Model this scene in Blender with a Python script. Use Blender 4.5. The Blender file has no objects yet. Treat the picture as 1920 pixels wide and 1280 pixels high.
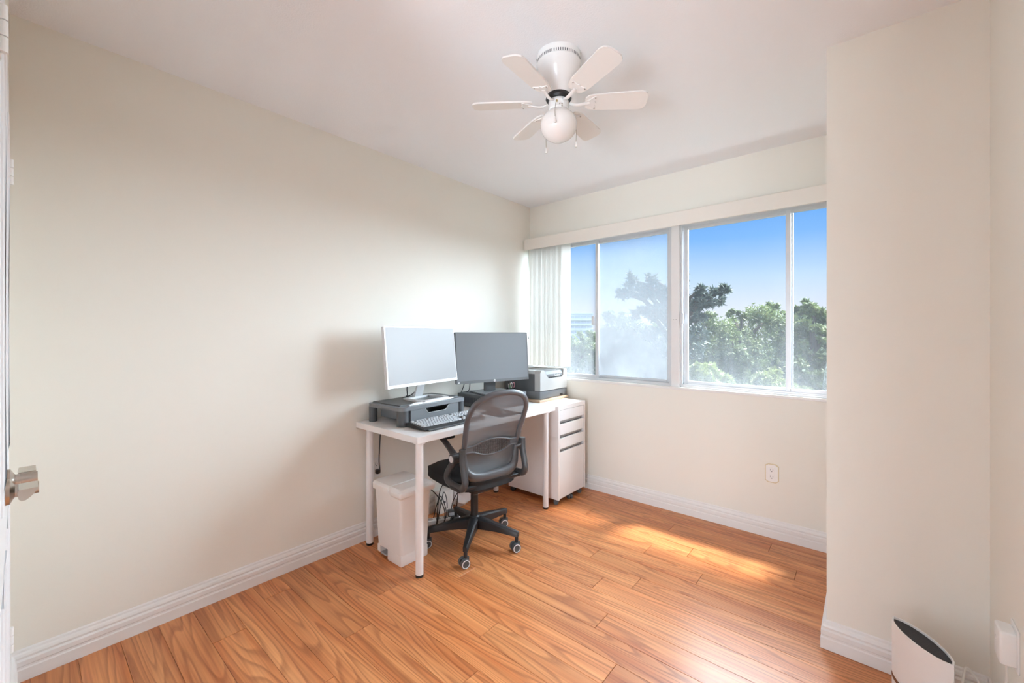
import bpy, bmesh, math, random
import numpy as np
from mathutils import Vector, Matrix

random.seed(7)
PI = math.pi
R = math.radians
scene = bpy.context.scene
C = scene.collection

# ------------------------------------------------------------------ camera
cam_d = bpy.data.cameras.new('camera')
cam_d.sensor_width = 36.0
cam_d.lens = 784.6 / 1920 * 36
cam_d.shift_y = -14.0 / 1920
cam_d.clip_start = 0.02
cam_d.clip_end = 1000
cam = bpy.data.objects.new('camera', cam_d)
C.objects.link(cam)
CAM = Vector((2.335, 0.0, 1.25))
CAM_YAW = R(40.36)
cam.location = CAM
cam.rotation_euler = (PI / 2, 0, CAM_YAW)
scene.camera = cam

# ------------------------------------------------------------------ sky, sun, lights, exposure
scene.view_settings.view_transform = 'Standard'
scene.view_settings.look = 'None'
scene.view_settings.gamma = 1.0
scene.view_settings.use_curve_mapping = False
scene.view_settings.exposure = 0.47
scene.cycles.use_denoising = True
scene.cycles.max_bounces = 11
scene.cycles.diffuse_bounces = 7
scene.cycles.transparent_max_bounces = 24
scene.cycles.sample_clamp_indirect = 6.0
scene.cycles.adaptive_threshold = 0.03

world = bpy.data.worlds.new('sky')
scene.world = world
world.use_nodes = True
wn = world.node_tree.nodes
wl = world.node_tree.links
wn.clear()
w_out = wn.new('ShaderNodeOutputWorld')
w_bg = wn.new('ShaderNodeBackground')
w_tc = wn.new('ShaderNodeTexCoord')
w_sep = wn.new('ShaderNodeSeparateXYZ')
w_ramp = wn.new('ShaderNodeValToRGB')
wl.new(w_tc.outputs['Generated'], w_sep.inputs[0])
wl.new(w_sep.outputs['Z'], w_ramp.inputs[0])
cr = w_ramp.color_ramp
cr.elements[0].position = 0.0
cr.elements[0].color = (0.86, 0.87, 0.95, 1)
cr.elements[1].position = 1.0
cr.elements[1].color = (0.06, 0.24, 0.75, 1)
for pos, col in ((0.045, (0.80, 0.84, 0.96, 1)), (0.12, (0.56, 0.75, 0.98, 1)), (0.20, (0.22, 0.50, 0.97, 1)), (0.32, (0.11, 0.37, 0.93, 1))):
    e = cr.elements.new(pos)
    e.color = col
wl.new(w_ramp.outputs[0], w_bg.inputs[0])
w_bg.inputs[1].default_value = 0.78
wl.new(w_bg.outputs[0], w_out.inputs[0])


def sun_lamp(name, azim, elev, strength, angle, color):
    """azim: where the sun stands, degrees from +y towards +x"""
    d = bpy.data.lights.new(name, 'SUN')
    d.energy = strength
    d.angle = R(angle)
    d.color = color
    o = bpy.data.objects.new(name, d)
    C.objects.link(o)
    v = Vector((math.sin(R(azim)) * math.cos(R(elev)), math.cos(R(azim)) * math.cos(R(elev)), math.sin(R(elev))))
    o.rotation_euler = v.to_track_quat('Z', 'Y').to_euler()
    o.location = v * 30
    return o


sun_lamp('sun', 22, 65, 9.0, 6.0, (1.0, 0.93, 0.80))
sun_lamp('hazy_sky_glow', 26, 28, 31.0, 80.0, (0.76, 0.90, 1.0))


def area_lamp(name, loc, rot, sx, sy, power, color):
    d = bpy.data.lights.new(name, 'AREA')
    d.shape = 'RECTANGLE'
    d.size = sx
    d.size_y = sy
    d.energy = power
    d.color = color
    o = bpy.data.objects.new(name, d)
    C.objects.link(o)
    o.location = loc
    o.rotation_euler = rot
    return o


# fill lamp added in the unseen hall, shining in through the doorway
area_lamp('hall_fill', (2.2, -2.55, 0.85), (R(112), 0, R(12)), 0.8, 1.5, 115, (0.76, 0.90, 1.0))

# ------------------------------------------------------------------ dimensions
W = 3.002      # window wall
H = 2.393      # ceiling
XR = 2.645     # right wall
YB = -0.024    # back wall (closet doors and open doorway)
CX, CY = 2.21, 2.09   # column corner


# ------------------------------------------------------------------ materials
def mat(name, color, rough=0.5, metal=0.0, spec=0.5, bump=0.0, bscale=200.0, var=0.0, vscale=3.0, coat=0.0, emis=0.0):
    m = bpy.data.materials.new(name)
    m.use_nodes = True
    nt = m.node_tree
    b = nt.nodes['Principled BSDF']
    b.inputs['Base Color'].default_value = (*color, 1)
    b.inputs['Roughness'].default_value = rough
    b.inputs['Metallic'].default_value = metal
    b.inputs['Specular IOR Level'].default_value = spec
    b.inputs['Coat Weight'].default_value = coat
    tc = nt.nodes.new('ShaderNodeTexCoord')
    if var > 0:
        n = nt.nodes.new('ShaderNodeTexNoise')
        n.inputs['Scale'].default_value = vscale
        n.inputs['Detail'].default_value = 3
        nt.links.new(tc.outputs['Object'], n.inputs['Vector'])
        mx = nt.nodes.new('ShaderNodeMixRGB')
        mx.inputs[1].default_value = (*[c * (1 - var) for c in color], 1)
        mx.inputs[2].default_value = (*[min(1, c * (1 + var)) for c in color], 1)
        nt.links.new(n.outputs['Fac'], mx.inputs[0])
        nt.links.new(mx.outputs[0], b.inputs['Base Color'])
    if bump > 0:
        n2 = nt.nodes.new('ShaderNodeTexNoise')
        n2.inputs['Scale'].default_value = bscale
        n2.inputs['Detail'].default_value = 2
        nt.links.new(tc.outputs['Object'], n2.inputs['Vector'])
        bp = nt.nodes.new('ShaderNodeBump')
        bp.inputs['Strength'].default_value = bump
        bp.inputs['Distance'].default_value = 0.002
        nt.links.new(n2.outputs['Fac'], bp.inputs['Height'])
        nt.links.new(bp.outputs[0], b.inputs['Normal'])
    return m


M = {}
M['wall'] = mat('cream_wall_paint', (0.86, 0.835, 0.765), 0.55, spec=0.3, bump=0.06, bscale=90, var=0.012, vscale=1.3)
M['ceiling'] = mat('stippled_white_ceiling', (0.90, 0.91, 0.94), 0.9, spec=0.1, bump=0.35, bscale=160)
M['trim'] = mat('white_trim_paint', (0.84, 0.82, 0.80), 0.35, var=0.03, vscale=9)
M['door'] = mat('white_door_paint', (0.85, 0.85, 0.86), 0.3)
M['white'] = mat('white_laminate', (0.86, 0.83, 0.82), 0.35, var=0.01)
M['gloss_white'] = mat('glossy_white_front', (0.88, 0.87, 0.88), 0.18, coat=0.3)
M['drawer_gap'] = mat('drawer_recess_grey', (0.36, 0.34, 0.34), 0.6)
M['white_metal'] = mat('white_powder_coat', (0.86, 0.84, 0.84), 0.3)
M['bin'] = mat('white_bin_plastic', (0.84, 0.80, 0.77), 0.4)
M['fan_white'] = mat('white_fan_enamel', (0.85, 0.835, 0.825), 0.25, coat=0.2)
M['blade_white'] = mat('white_fan_blade', (0.84, 0.815, 0.79), 0.4)
M['black'] = mat('black_plastic', (0.018, 0.018, 0.02), 0.45)
M['black_fabric'] = mat('black_seat_fabric', (0.012, 0.012, 0.013), 0.75, bump=0.3, bscale=700)
M['chair_grey'] = mat('dark_grey_chair_plastic', (0.055, 0.054, 0.056), 0.38, var=0.08, vscale=20)
M['chair_frame'] = mat('grey_chair_frame', (0.095, 0.094, 0.10), 0.33)
M['dark_grey'] = mat('dark_grey_plastic', (0.085, 0.09, 0.095), 0.42)
M['mid_grey'] = mat('mid_grey_plastic', (0.19, 0.20, 0.215), 0.4)
M['printer_light'] = mat('light_grey_printer_shell', (0.56, 0.56, 0.55), 0.45)
M['printer_dark'] = mat('dark_grey_printer_body', (0.13, 0.135, 0.145), 0.5)
M['silver'] = mat('silver_plastic', (0.72, 0.72, 0.73), 0.3, metal=0.25)
M['steel'] = mat('satin_nickel', (0.56, 0.52, 0.47), 0.28, metal=1.0)
M['chrome'] = mat('chrome', (0.8, 0.8, 0.8), 0.12, metal=1.0)
M['brass'] = mat('brass', (0.62, 0.50, 0.26), 0.3, metal=1.0)
M['screw'] = mat('screw_metal', (0.40, 0.37, 0.33), 0.4, metal=0.8)
M['screen_pale'] = mat('pale_matte_screen', (0.335, 0.327, 0.325), 0.32, spec=0.4)  # switched-off screen; its reflected brightness is put into this pale colour
M['screen_grey'] = mat('grey_matte_screen', (0.235, 0.25, 0.27), 0.3, spec=0.4)
M['bezel'] = mat('dark_bezel', (0.16, 0.165, 0.175), 0.4)
M['alu'] = mat('window_aluminium', (0.66, 0.67, 0.69), 0.38, metal=0.35, var=0.05, vscale=14)
M['post'] = mat('white_window_post', (0.80, 0.78, 0.77), 0.4, var=0.03, vscale=7)
M['valance'] = mat('cream_valance', (0.84, 0.795, 0.73), 0.45)
M['plug_white'] = mat('white_plug_plastic', (0.88, 0.87, 0.85), 0.35)
M['ivory'] = mat('aged_ivory_plate', (0.70, 0.60, 0.40), 0.4)
M['wood_board'] = mat('pale_wood_board', (0.72, 0.53, 0.38), 0.5, var=0.1, vscale=18)
M['cable'] = mat('black_cable', (0.012, 0.012, 0.012), 0.45)
M['cable_white'] = mat('white_cable', (0.80, 0.77, 0.72), 0.45)
M['key'] = mat('pale_keycap', (0.50, 0.51, 0.53), 0.5)
M['paper'] = mat('white_paper', (0.85, 0.85, 0.86), 0.7)
M['pink'] = mat('pink_plastic', (0.70, 0.32, 0.36), 0.4)
M['green_pen'] = mat('green_pen', (0.10, 0.28, 0.12), 0.4)
M['mesh_black'] = mat('black_speaker_mesh', (0.035, 0.034, 0.037), 0.7, bump=0.8, bscale=420)
M['text_white'] = mat('white_print', (0.9, 0.9, 0.9), 0.5)
M['text_dark'] = mat('dark_print', (0.05, 0.05, 0.06), 0.5)
M['wheel_ring'] = mat('white_wheel_ring', (0.80, 0.79, 0.80), 0.4)
M['bark'] = mat('tree_bark', (0.11, 0.08, 0.06), 0.9, bump=0.5, bscale=30)
M['grass'] = mat('lawn', (0.030, 0.048, 0.018), 0.95, var=0.3, vscale=0.3)
M['concrete'] = mat('pale_concrete', (0.74, 0.75, 0.80), 0.8)
M['far_glass'] = mat('far_window_glass', (0.44, 0.46, 0.54), 0.7)
M['facade'] = mat('grey_brick_facade', (0.5, 0.46, 0.42), 0.9)


def foliage_mat(name, c1, c2):
    m = bpy.data.materials.new(name)
    m.use_nodes = True
    nt = m.node_tree
    b = nt.nodes['Principled BSDF']
    b.inputs['Roughness'].default_value = 0.6
    tc = nt.nodes.new('ShaderNodeTexCoord')
    n = nt.nodes.new('ShaderNodeTexNoise')
    n.inputs['Scale'].default_value = 2.2
    n.inputs['Detail'].default_value = 4
    rp = nt.nodes.new('ShaderNodeValToRGB')
    rp.color_ramp.elements[0].position = 0.35
    rp.color_ramp.elements[0].color = (*c1, 1)
    rp.color_ramp.elements[1].position = 0.65
    rp.color_ramp.elements[1].color = (*c2, 1)
    nt.links.new(tc.outputs['Object'], n.inputs['Vector'])
    nt.links.new(n.outputs['Fac'], rp.inputs[0])
    nt.links.new(rp.outputs[0], b.inputs['Base Color'])
    tr = nt.nodes.new('ShaderNodeBsdfTranslucent')
    nt.links.new(rp.outputs[0], tr.inputs['Color'])
    mx = nt.nodes.new('ShaderNodeMixShader')
    mx.inputs[0].default_value = 0.2
    nt.links.new(b.outputs[0], mx.inputs[1])
    nt.links.new(tr.outputs[0], mx.inputs[2])
    nt.links.new(mx.outputs[0], nt.nodes['Material Output'].inputs['Surface'])
    return m


M['pine'] = foliage_mat('pine_needles', (0.05, 0.07, 0.055), (0.11, 0.135, 0.11))
M['leaf'] = foliage_mat('green_leaves', (0.10, 0.135, 0.05), (0.23, 0.27, 0.115))
M['leaf_light'] = foliage_mat('light_green_leaves', (0.20, 0.24, 0.08), (0.36, 0.40, 0.16))


def floor_mat():
    m = bpy.data.materials.new('cherry_laminate')
    m.use_nodes = True
    nt = m.node_tree
    N, L = nt.nodes, nt.links
    b = N['Principled BSDF']
    tc = N.new('ShaderNodeTexCoord')
    oi = N.new('ShaderNodeObjectInfo')
    mul = N.new('ShaderNodeMath'); mul.operation = 'MULTIPLY'; mul.inputs[1].default_value = 57.0
    L.new(oi.outputs['Random'], mul.inputs[0])
    cmb = N.new('ShaderNodeCombineXYZ')
    L.new(mul.outputs[0], cmb.inputs[0]); L.new(mul.outputs[0], cmb.inputs[1])
    add = N.new('ShaderNodeVectorMath'); add.operation = 'ADD'
    L.new(tc.outputs['Object'], add.inputs[0]); L.new(cmb.outputs[0], add.inputs[1])

    def mapped(sx, sy):
        mp = N.new('ShaderNodeMapping')
        mp.inputs['Scale'].default_value = (sx, sy, 1)
        L.new(add.outputs[0], mp.inputs['Vector'])
        return mp
    # cathedral growth rings: contour lines of a stretched noise
    m1 = mapped(0.62, 7.5)
    n1 = N.new('ShaderNodeTexNoise'); n1.inputs['Scale'].default_value = 1.0; n1.inputs['Detail'].default_value = 1.2
    n1.inputs['Distortion'].default_value = 0.25
    L.new(m1.outputs[0], n1.inputs['Vector'])
    k = N.new('ShaderNodeMath'); k.operation = 'MULTIPLY'; k.inputs[1].default_value = 18.0
    L.new(n1.outputs['Fac'], k.inputs[0])
    fr = N.new('ShaderNodeMath'); fr.operation = 'FRACT'
    L.new(k.outputs[0], fr.inputs[0])
    rings = N.new('ShaderNodeValToRGB')
    e = rings.color_ramp.elements
    e[0].position = 0.0; e[0].color = (0.15, 0.15, 0.15, 1)
    e[1].position = 1.0; e[1].color = (0.30, 0.30, 0.30, 1)
    x = e.new(0.25); x.color = (0.75, 0.75, 0.75, 1)
    x = e.new(0.8); x.color = (1, 1, 1, 1)
    x = e.new(0.93); x.color = (0.22, 0.22, 0.22, 1)
    L.new(fr.outputs[0], rings.inputs[0])
    # fine fibre
    m2 = mapped(2.0, 110.0)
    n2 = N.new('ShaderNodeTexNoise'); n2.inputs['Scale'].default_value = 1.0; n2.inputs['Detail'].default_value = 3
    L.new(m2.outputs[0], n2.inputs['Vector'])
    # broad tone
    m3 = mapped(0.7, 10.0)
    n3 = N.new('ShaderNodeTexNoise'); n3.inputs['Scale'].default_value = 1.4; n3.inputs['Detail'].default_value = 3
    L.new(m3.outputs[0], n3.inputs['Vector'])
    tone = N.new('ShaderNodeValToRGB')
    e = tone.color_ramp.elements
    e[0].position = 0.30; e[0].color = (0.60, 0.195, 0.062, 1)
    e[1].position = 0.72; e[1].color = (0.84, 0.385, 0.155, 1)
    L.new(n3.outputs['Fac'], tone.inputs[0])
    mr = N.new('ShaderNodeMixRGB'); mr.blend_type = 'MULTIPLY'
    rg = N.new('ShaderNodeMixRGB')
    rg.inputs[1].default_value = (0.52, 0.42, 0.36, 1)
    rg.inputs[2].default_value = (1, 1, 1, 1)
    L.new(rings.outputs[0], rg.inputs[0])
    mr.inputs[0].default_value = 0.85
    L.new(tone.outputs[0], mr.inputs[1]); L.new(rg.outputs[0], mr.inputs[2])
    mf = N.new('ShaderNodeMixRGB'); mf.blend_type = 'MULTIPLY'; mf.inputs[0].default_value = 0.5
    fb = N.new('ShaderNodeValToRGB')
    fb.color_ramp.elements[0].position = 0.33; fb.color_ramp.elements[0].color = (0.62, 0.52, 0.48, 1)
    fb.color_ramp.elements[1].position = 0.6; fb.color_ramp.elements[1].color = (1.0, 1.0, 1.0, 1)
    L.new(n2.outputs['Fac'], fb.inputs[0])
    L.new(mr.outputs[0], mf.inputs[1]); L.new(fb.outputs[0], mf.inputs[2])
    # plank to plank tone
    hv = N.new('ShaderNodeHueSaturation')
    rv = N.new('ShaderNodeMapRange')
    rv.inputs['To Min'].default_value = 0.9; rv.inputs['To Max'].default_value = 1.12
    L.new(oi.outputs['Random'], rv.inputs['Value'])
    L.new(rv.outputs[0], hv.inputs['Value'])
    L.new(mf.outputs[0], hv.inputs['Color'])
    L.new(hv.outputs[0], b.inputs['Base Color'])
    b.inputs['Roughness'].default_value = 0.33
    b.inputs['Specular IOR Level'].default_value = 0.5
    bp = N.new('ShaderNodeBump'); bp.inputs['Strength'].default_value = 0.08; bp.inputs['Distance'].default_value = 0.001
    L.new(n2.outputs['Fac'], bp.inputs['Height']); L.new(bp.outputs[0], b.inputs['Normal'])
    return m


M['floor'] = floor_mat()
M['seam'] = mat('floor_seam', (0.20, 0.075, 0.03), 0.8)


def glass_mat(name, film, low, top, fog, tint=0.23):
    """clear pane with a pale film of dirt: overall film, more of it towards the foot of the pane, cloudy fog"""
    m = bpy.data.materials.new(name)
    m.use_nodes = True
    nt = m.node_tree
    N, L = nt.nodes, nt.links
    N.remove(N['Principled BSDF'])
    out = N['Material Output']
    tr = N.new('ShaderNodeBsdfTransparent'); tr.inputs[0].default_value = (0.97, 0.98, 0.985, 1)
    gl = N.new('ShaderNodeBsdfGlossy'); gl.inputs['Roughness'].default_value = 0.02
    lw = N.new('ShaderNodeLayerWeight'); lw.inputs[0].default_value = 0.5
    fp = N.new('ShaderNodeMath'); fp.operation = 'POWER'; fp.inputs[1].default_value = 5.0
    L.new(lw.outputs['Facing'], fp.inputs[0])
    fz = N.new('ShaderNodeMath'); fz.operation = 'MULTIPLY_ADD'; fz.inputs[1].default_value = 0.3; fz.inputs[2].default_value = 0.006
    L.new(fp.outputs[0], fz.inputs[0])
    clear = N.new('ShaderNodeMixShader')
    L.new(fz.outputs[0], clear.inputs[0]); L.new(tr.outputs[0], clear.inputs[1]); L.new(gl.outputs[0], clear.inputs[2])
    df = N.new('ShaderNodeBsdfDiffuse'); df.inputs[0].default_value = (tint * 0.97, tint, tint * 1.06, 1)
    tl = N.new('ShaderNodeBsdfTranslucent'); tl.inputs[0].default_value = (tint * 0.97, tint, tint * 1.06, 1)
    dirt = N.new('ShaderNodeMixShader'); dirt.inputs[0].default_value = 0.5
    L.new(df.outputs[0], dirt.inputs[1]); L.new(tl.outputs[0], dirt.inputs[2])
    tc = N.new('ShaderNodeTexCoord')
    sp = N.new('ShaderNodeSeparateXYZ')
    L.new(tc.outputs['Object'], sp.inputs[0])
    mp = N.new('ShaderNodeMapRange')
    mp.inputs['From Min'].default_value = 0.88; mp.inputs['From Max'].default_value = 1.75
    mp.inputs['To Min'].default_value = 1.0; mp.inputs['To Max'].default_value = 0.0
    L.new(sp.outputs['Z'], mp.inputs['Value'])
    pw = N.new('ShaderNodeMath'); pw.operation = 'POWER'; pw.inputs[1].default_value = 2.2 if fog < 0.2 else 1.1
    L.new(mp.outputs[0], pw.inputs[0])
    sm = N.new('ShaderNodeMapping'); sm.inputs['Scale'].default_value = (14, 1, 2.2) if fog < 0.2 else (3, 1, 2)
    L.new(tc.outputs['Object'], sm.inputs['Vector'])
    nz = N.new('ShaderNodeTexNoise'); nz.inputs['Scale'].default_value = 1.6; nz.inputs['Detail'].default_value = 5
    L.new(sm.outputs[0], nz.inputs['Vector'])
    nc = N.new('ShaderNodeTexNoise'); nc.inputs['Scale'].default_value = 2.4; nc.inputs['Detail'].default_value = 2
    L.new(tc.outputs['Object'], nc.inputs['Vector'])
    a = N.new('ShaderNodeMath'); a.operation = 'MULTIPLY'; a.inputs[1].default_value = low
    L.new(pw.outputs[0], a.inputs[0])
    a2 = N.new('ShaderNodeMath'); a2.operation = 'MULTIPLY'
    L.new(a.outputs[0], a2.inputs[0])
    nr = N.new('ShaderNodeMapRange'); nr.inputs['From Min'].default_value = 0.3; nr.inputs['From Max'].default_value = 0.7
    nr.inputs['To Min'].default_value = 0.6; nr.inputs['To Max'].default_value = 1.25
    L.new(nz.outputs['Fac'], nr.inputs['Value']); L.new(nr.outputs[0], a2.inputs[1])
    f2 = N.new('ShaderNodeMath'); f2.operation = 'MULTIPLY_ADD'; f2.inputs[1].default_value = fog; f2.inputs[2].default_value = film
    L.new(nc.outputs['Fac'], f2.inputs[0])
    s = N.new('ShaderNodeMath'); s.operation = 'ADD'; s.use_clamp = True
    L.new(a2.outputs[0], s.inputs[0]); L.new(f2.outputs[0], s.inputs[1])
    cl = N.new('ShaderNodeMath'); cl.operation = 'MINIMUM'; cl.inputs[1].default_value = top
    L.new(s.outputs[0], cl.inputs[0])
    fin = N.new('ShaderNodeMixShader')
    L.new(cl.outputs[0], fin.inputs[0]); L.new(clear.outputs[0], fin.inputs[1]); L.new(dirt.outputs[0], fin.inputs[2])
    L.new(fin.outputs[0], out.inputs['Surface'])
    return m


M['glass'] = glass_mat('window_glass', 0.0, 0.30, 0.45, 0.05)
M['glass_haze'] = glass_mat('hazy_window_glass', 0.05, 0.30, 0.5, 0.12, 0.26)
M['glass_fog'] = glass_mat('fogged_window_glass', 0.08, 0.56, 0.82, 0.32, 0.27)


def mesh_fabric_mat():
    m = mat('chair_mesh_fabric', (0.17, 0.175, 0.185), 0.55)
    nt = m.node_tree
    b = nt.nodes['Principled BSDF']
    tr = nt.nodes.new('ShaderNodeBsdfTransparent')
    mx = nt.nodes.new('ShaderNodeMixShader')
    mx.inputs[0].default_value = 0.80
    nt.links.new(tr.outputs[0], mx.inputs[1])
    nt.links.new(b.outputs[0], mx.inputs[2])
    nt.links.new(mx.outputs[0], nt.nodes['Material Output'].inputs['Surface'])
    return m


M['mesh_fabric'] = mesh_fabric_mat()


def blind_mat():
    m = mat('white_vinyl_vane', (0.93, 0.92, 0.90), 0.5)
    nt = m.node_tree
    b = nt.nodes['Principled BSDF']
    tl = nt.nodes.new('ShaderNodeBsdfTranslucent')
    tl.inputs[0].default_value = (0.93, 0.92, 0.90, 1)
    mx = nt.nodes.new('ShaderNodeMixShader')
    mx.inputs[0].default_value = 0.5
    nt.links.new(b.outputs[0], mx.inputs[1])
    nt.links.new(tl.outputs[0], mx.inputs[2])
    nt.links.new(mx.outputs[0], nt.nodes['Material Output'].inputs['Surface'])
    return m


M['vane'] = blind_mat()


def globe_mat():
    m = mat('opal_glass', (0.86, 0.83, 0.81), 0.12, coat=0.5)
    b = m.node_tree.nodes['Principled BSDF']
    b.inputs['Subsurface Weight'].default_value = 0.0
    return m


M['opal'] = globe_mat()


# ------------------------------------------------------------------ mesh helpers
class MB:
    def __init__(self):
        self.v = []
        self.f = []

    def add(self, vs, fs, T=None):
        o = len(self.v)
        for p in vs:
            p = Vector(p)
            if T is not None:
                p = T @ p
            self.v.append(tuple(p))
        for f in fs:
            self.f.append(tuple(i + o for i in f))
        return self

    def box(self, x0, x1, y0, y1, z0, z1, T=None):
        vs = [(x0, y0, z0), (x1, y0, z0), (x1, y1, z0), (x0, y1, z0), (x0, y0, z1), (x1, y0, z1), (x1, y1, z1), (x0, y1, z1)]
        fs = [(0, 3, 2, 1), (4, 5, 6, 7), (0, 1, 5, 4), (1, 2, 6, 5), (2, 3, 7, 6), (3, 0, 4, 7)]
        return self.add(vs, fs, T)

    def rbox(self, x0, x1, y0, y1, z0, z1, r=0.004, seg=2, T=None):
        bm = bmesh.new()
        bmesh.ops.create_cube(bm, size=1.0)
        for v in bm.verts:
            v.co = Vector((x0 + (v.co.x + .5) * (x1 - x0), y0 + (v.co.y + .5) * (y1 - y0), z0 + (v.co.z + .5) * (z1 - z0)))
        bmesh.ops.bevel(bm, geom=bm.edges[:], offset=r, segments=seg, profile=0.5, affect='EDGES', clamp_overlap=True)
        self.bm(bm, T)
        return self

    def bm(self, bm, T=None):
        bm.verts.index_update()
        self.add([v.co.copy() for v in bm.verts], [[v.index for v in f.verts] for f in bm.faces], T)
        bm.free()
        return self

    def cyl(self, p0, p1, r0, r1=None, n=20, cap=True):
        r1 = r0 if r1 is None else r1
        return self.tube([p0, p1], [r0, r1], n, cap)

    def tube(self, pts, r, n=10, cap=True, closed=False, flat=1.0, up=None):
        pts = [Vector(p) for p in pts]
        m = len(pts)
        rs = r if isinstance(r, (list, tuple)) else [r] * m
        vs, fs = [], []
        prev = None
        for i, p in enumerate(pts):
            if closed:
                t = (pts[(i + 1) % m] - pts[(i - 1) % m]).normalized()
            else:
                t = (pts[min(i + 1, m - 1)] - pts[max(i - 1, 0)]).normalized()
            if up is not None:
                a = Vector(up)
            elif prev is None:
                a = Vector((0, 0, 1)) if abs(t.z) < 0.9 else Vector((1, 0, 0))
            else:
                a = prev
            u = (a - t * a.dot(t)).normalized()
            prev = u
            w = t.cross(u)
            for k in range(n):
                th = 2 * PI * k / n
                vs.append(p + (u * math.cos(th) * flat + w * math.sin(th)) * rs[i])
        for i in range(m if closed else m - 1):
            j = (i + 1) % m
            for k in range(n):
                l = (k + 1) % n
                fs.append((i * n + k, i * n + l, j * n + l, j * n + k))
        if cap and not closed:
            fs.append(tuple(reversed(range(n))))
            fs.append(tuple((m - 1) * n + k for k in range(n)))
        return self.add(vs, fs)

    def lathe(self, prof, n=32, c=(0, 0, 0), T=None):
        vs, fs = [], []
        for (r, z) in prof:
            for k in range(n):
                a = 2 * PI * k / n
                vs.append((c[0] + r * math.cos(a), c[1] + r * math.sin(a), c[2] + z))
        for i in range(len(prof) - 1):
            for k in range(n):
                l = (k + 1) % n
                fs.append((i * n + k, i * n + l, (i + 1) * n + l, (i + 1) * n + k))
        if prof[0][0] > 1e-6:
            fs.append(tuple(reversed(range(n))))
        if prof[-1][0] > 1e-6:
            fs.append(tuple((len(prof) - 1) * n + k for k in range(n)))
        return self.add(vs, fs, T)

    def prism(self, poly, a, b, axis='z', T=None):
        """extrude a 2-D polygon along an axis; poly in the two other axes, in order"""
        def P(u, v, w):
            return {'z': (u, v, w), 'y': (u, w, v), 'x': (w, u, v)}[axis]
        n = len(poly)
        vs = [P(u, v, a) for u, v in poly] + [P(u, v, b) for u, v in poly]
        fs = [tuple(range(n)), tuple(reversed(range(n, 2 * n)))]
        fs += [(i, i + n, (i + 1) % n + n, (i + 1) % n) for i in range(n)]
        return self.add(vs, fs, T)

    def build(self, name, m, parent=None, smooth=False, loc=None, auto=None):
        me = bpy.data.meshes.new(name)
        me.from_pydata(self.v, [], self.f)
        bm = bmesh.new()
        bm.from_mesh(me)
        bmesh.ops.recalc_face_normals(bm, faces=bm.faces[:])
        bm.to_mesh(me)
        bm.free()
        me.materials.append(m)
        if smooth:
            me.polygons.foreach_set('use_smooth', [True] * len(me.polygons))
            try:
                me.set_sharp_from_angle(angle=R(40 if auto is None else auto))
            except Exception:
                pass
        me.update()
        o = bpy.data.objects.new(name, me)
        C.objects.link(o)
        if parent is not None:
            o.parent = parent
        if loc is not None:
            o.location = loc
        return o


def link_copy(o, parent, name=None):
    c = o.copy()
    C.objects.link(c)
    c.parent = parent
    return c


def thing(name, label, cat, loc=(0, 0, 0), rz=0.0, group=None):
    o = bpy.data.objects.new(name, None)
    o.empty_display_size = 0.05
    C.objects.link(o)
    o.location = loc
    o.rotation_euler = (0, 0, rz)
    return tag(o, label, cat, group)


def tag(o, label, cat, group=None, kind=None):
    o['label'] = label
    o['category'] = cat
    if group:
        o['group'] = group
    if kind:
        o['kind'] = kind
    return o


def struct(o, label=None, cat=None):
    o['kind'] = 'structure'
    if label:
        o['label'] = label
    if cat:
        o['category'] = cat
    return o


def smooth_path(pts, n=8, closed=False):
    pts = [Vector(p) for p in pts]
    out = []
    m = len(pts)
    for i in range(m if closed else m - 1):
        p0 = pts[(i - 1) % m] if closed else pts[max(i - 1, 0)]
        p1 = pts[i]
        p2 = pts[(i + 1) % m]
        p3 = pts[(i + 2) % m] if closed else pts[min(i + 2, m - 1)]
        for k in range(n):
            t = k / n
            out.append(0.5 * ((2 * p1) + (p2 - p0) * t + (2 * p0 - 5 * p1 + 4 * p2 - p3) * t * t + (3 * p1 - p0 - 3 * p2 + p3) * t ** 3))
    if not closed:
        out.append(pts[-1])
    return out


def text_obj(name, body, size, m, parent, Mx, extrude=0.0004):
    cu = bpy.data.curves.new(name, 'FONT')
    cu.body = body
    cu.size = size
    cu.extrude = extrude
    cu.align_x = 'CENTER'
    cu.align_y = 'CENTER'
    cu.materials.append(m)
    o = bpy.data.objects.new(name, cu)
    C.objects.link(o)
    bpy.context.view_layer.update()
    me = bpy.data.meshes.new_from_object(o.evaluated_get(bpy.context.evaluated_depsgraph_get()))
    bpy.data.objects.remove(o)
    o = bpy.data.objects.new(name, me)
    C.objects.link(o)
    o.parent = parent
    o.matrix_local = Mx
    return o


# ================================================================== THE ROOM
# ---- floor: a dark underlay with each laminate plank on it
fl = MB().box(-0.2, XR + 0.2, -2.7, W + 0.1, -0.12, -0.012).build('floor', M['seam'])
struct(fl, 'reddish cherry laminate floor of narrow planks', 'floor')
PW, PLEN, GAP = 0.120, 1.21, 0.0009
y_first = 1.225 - 0.12 * 11
known = {11: 1.115, 13: 0.734, 15: 0.985, 17: 1.45, 20: 1.36, 21: 1.56}
plank_mesh = {}


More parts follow.
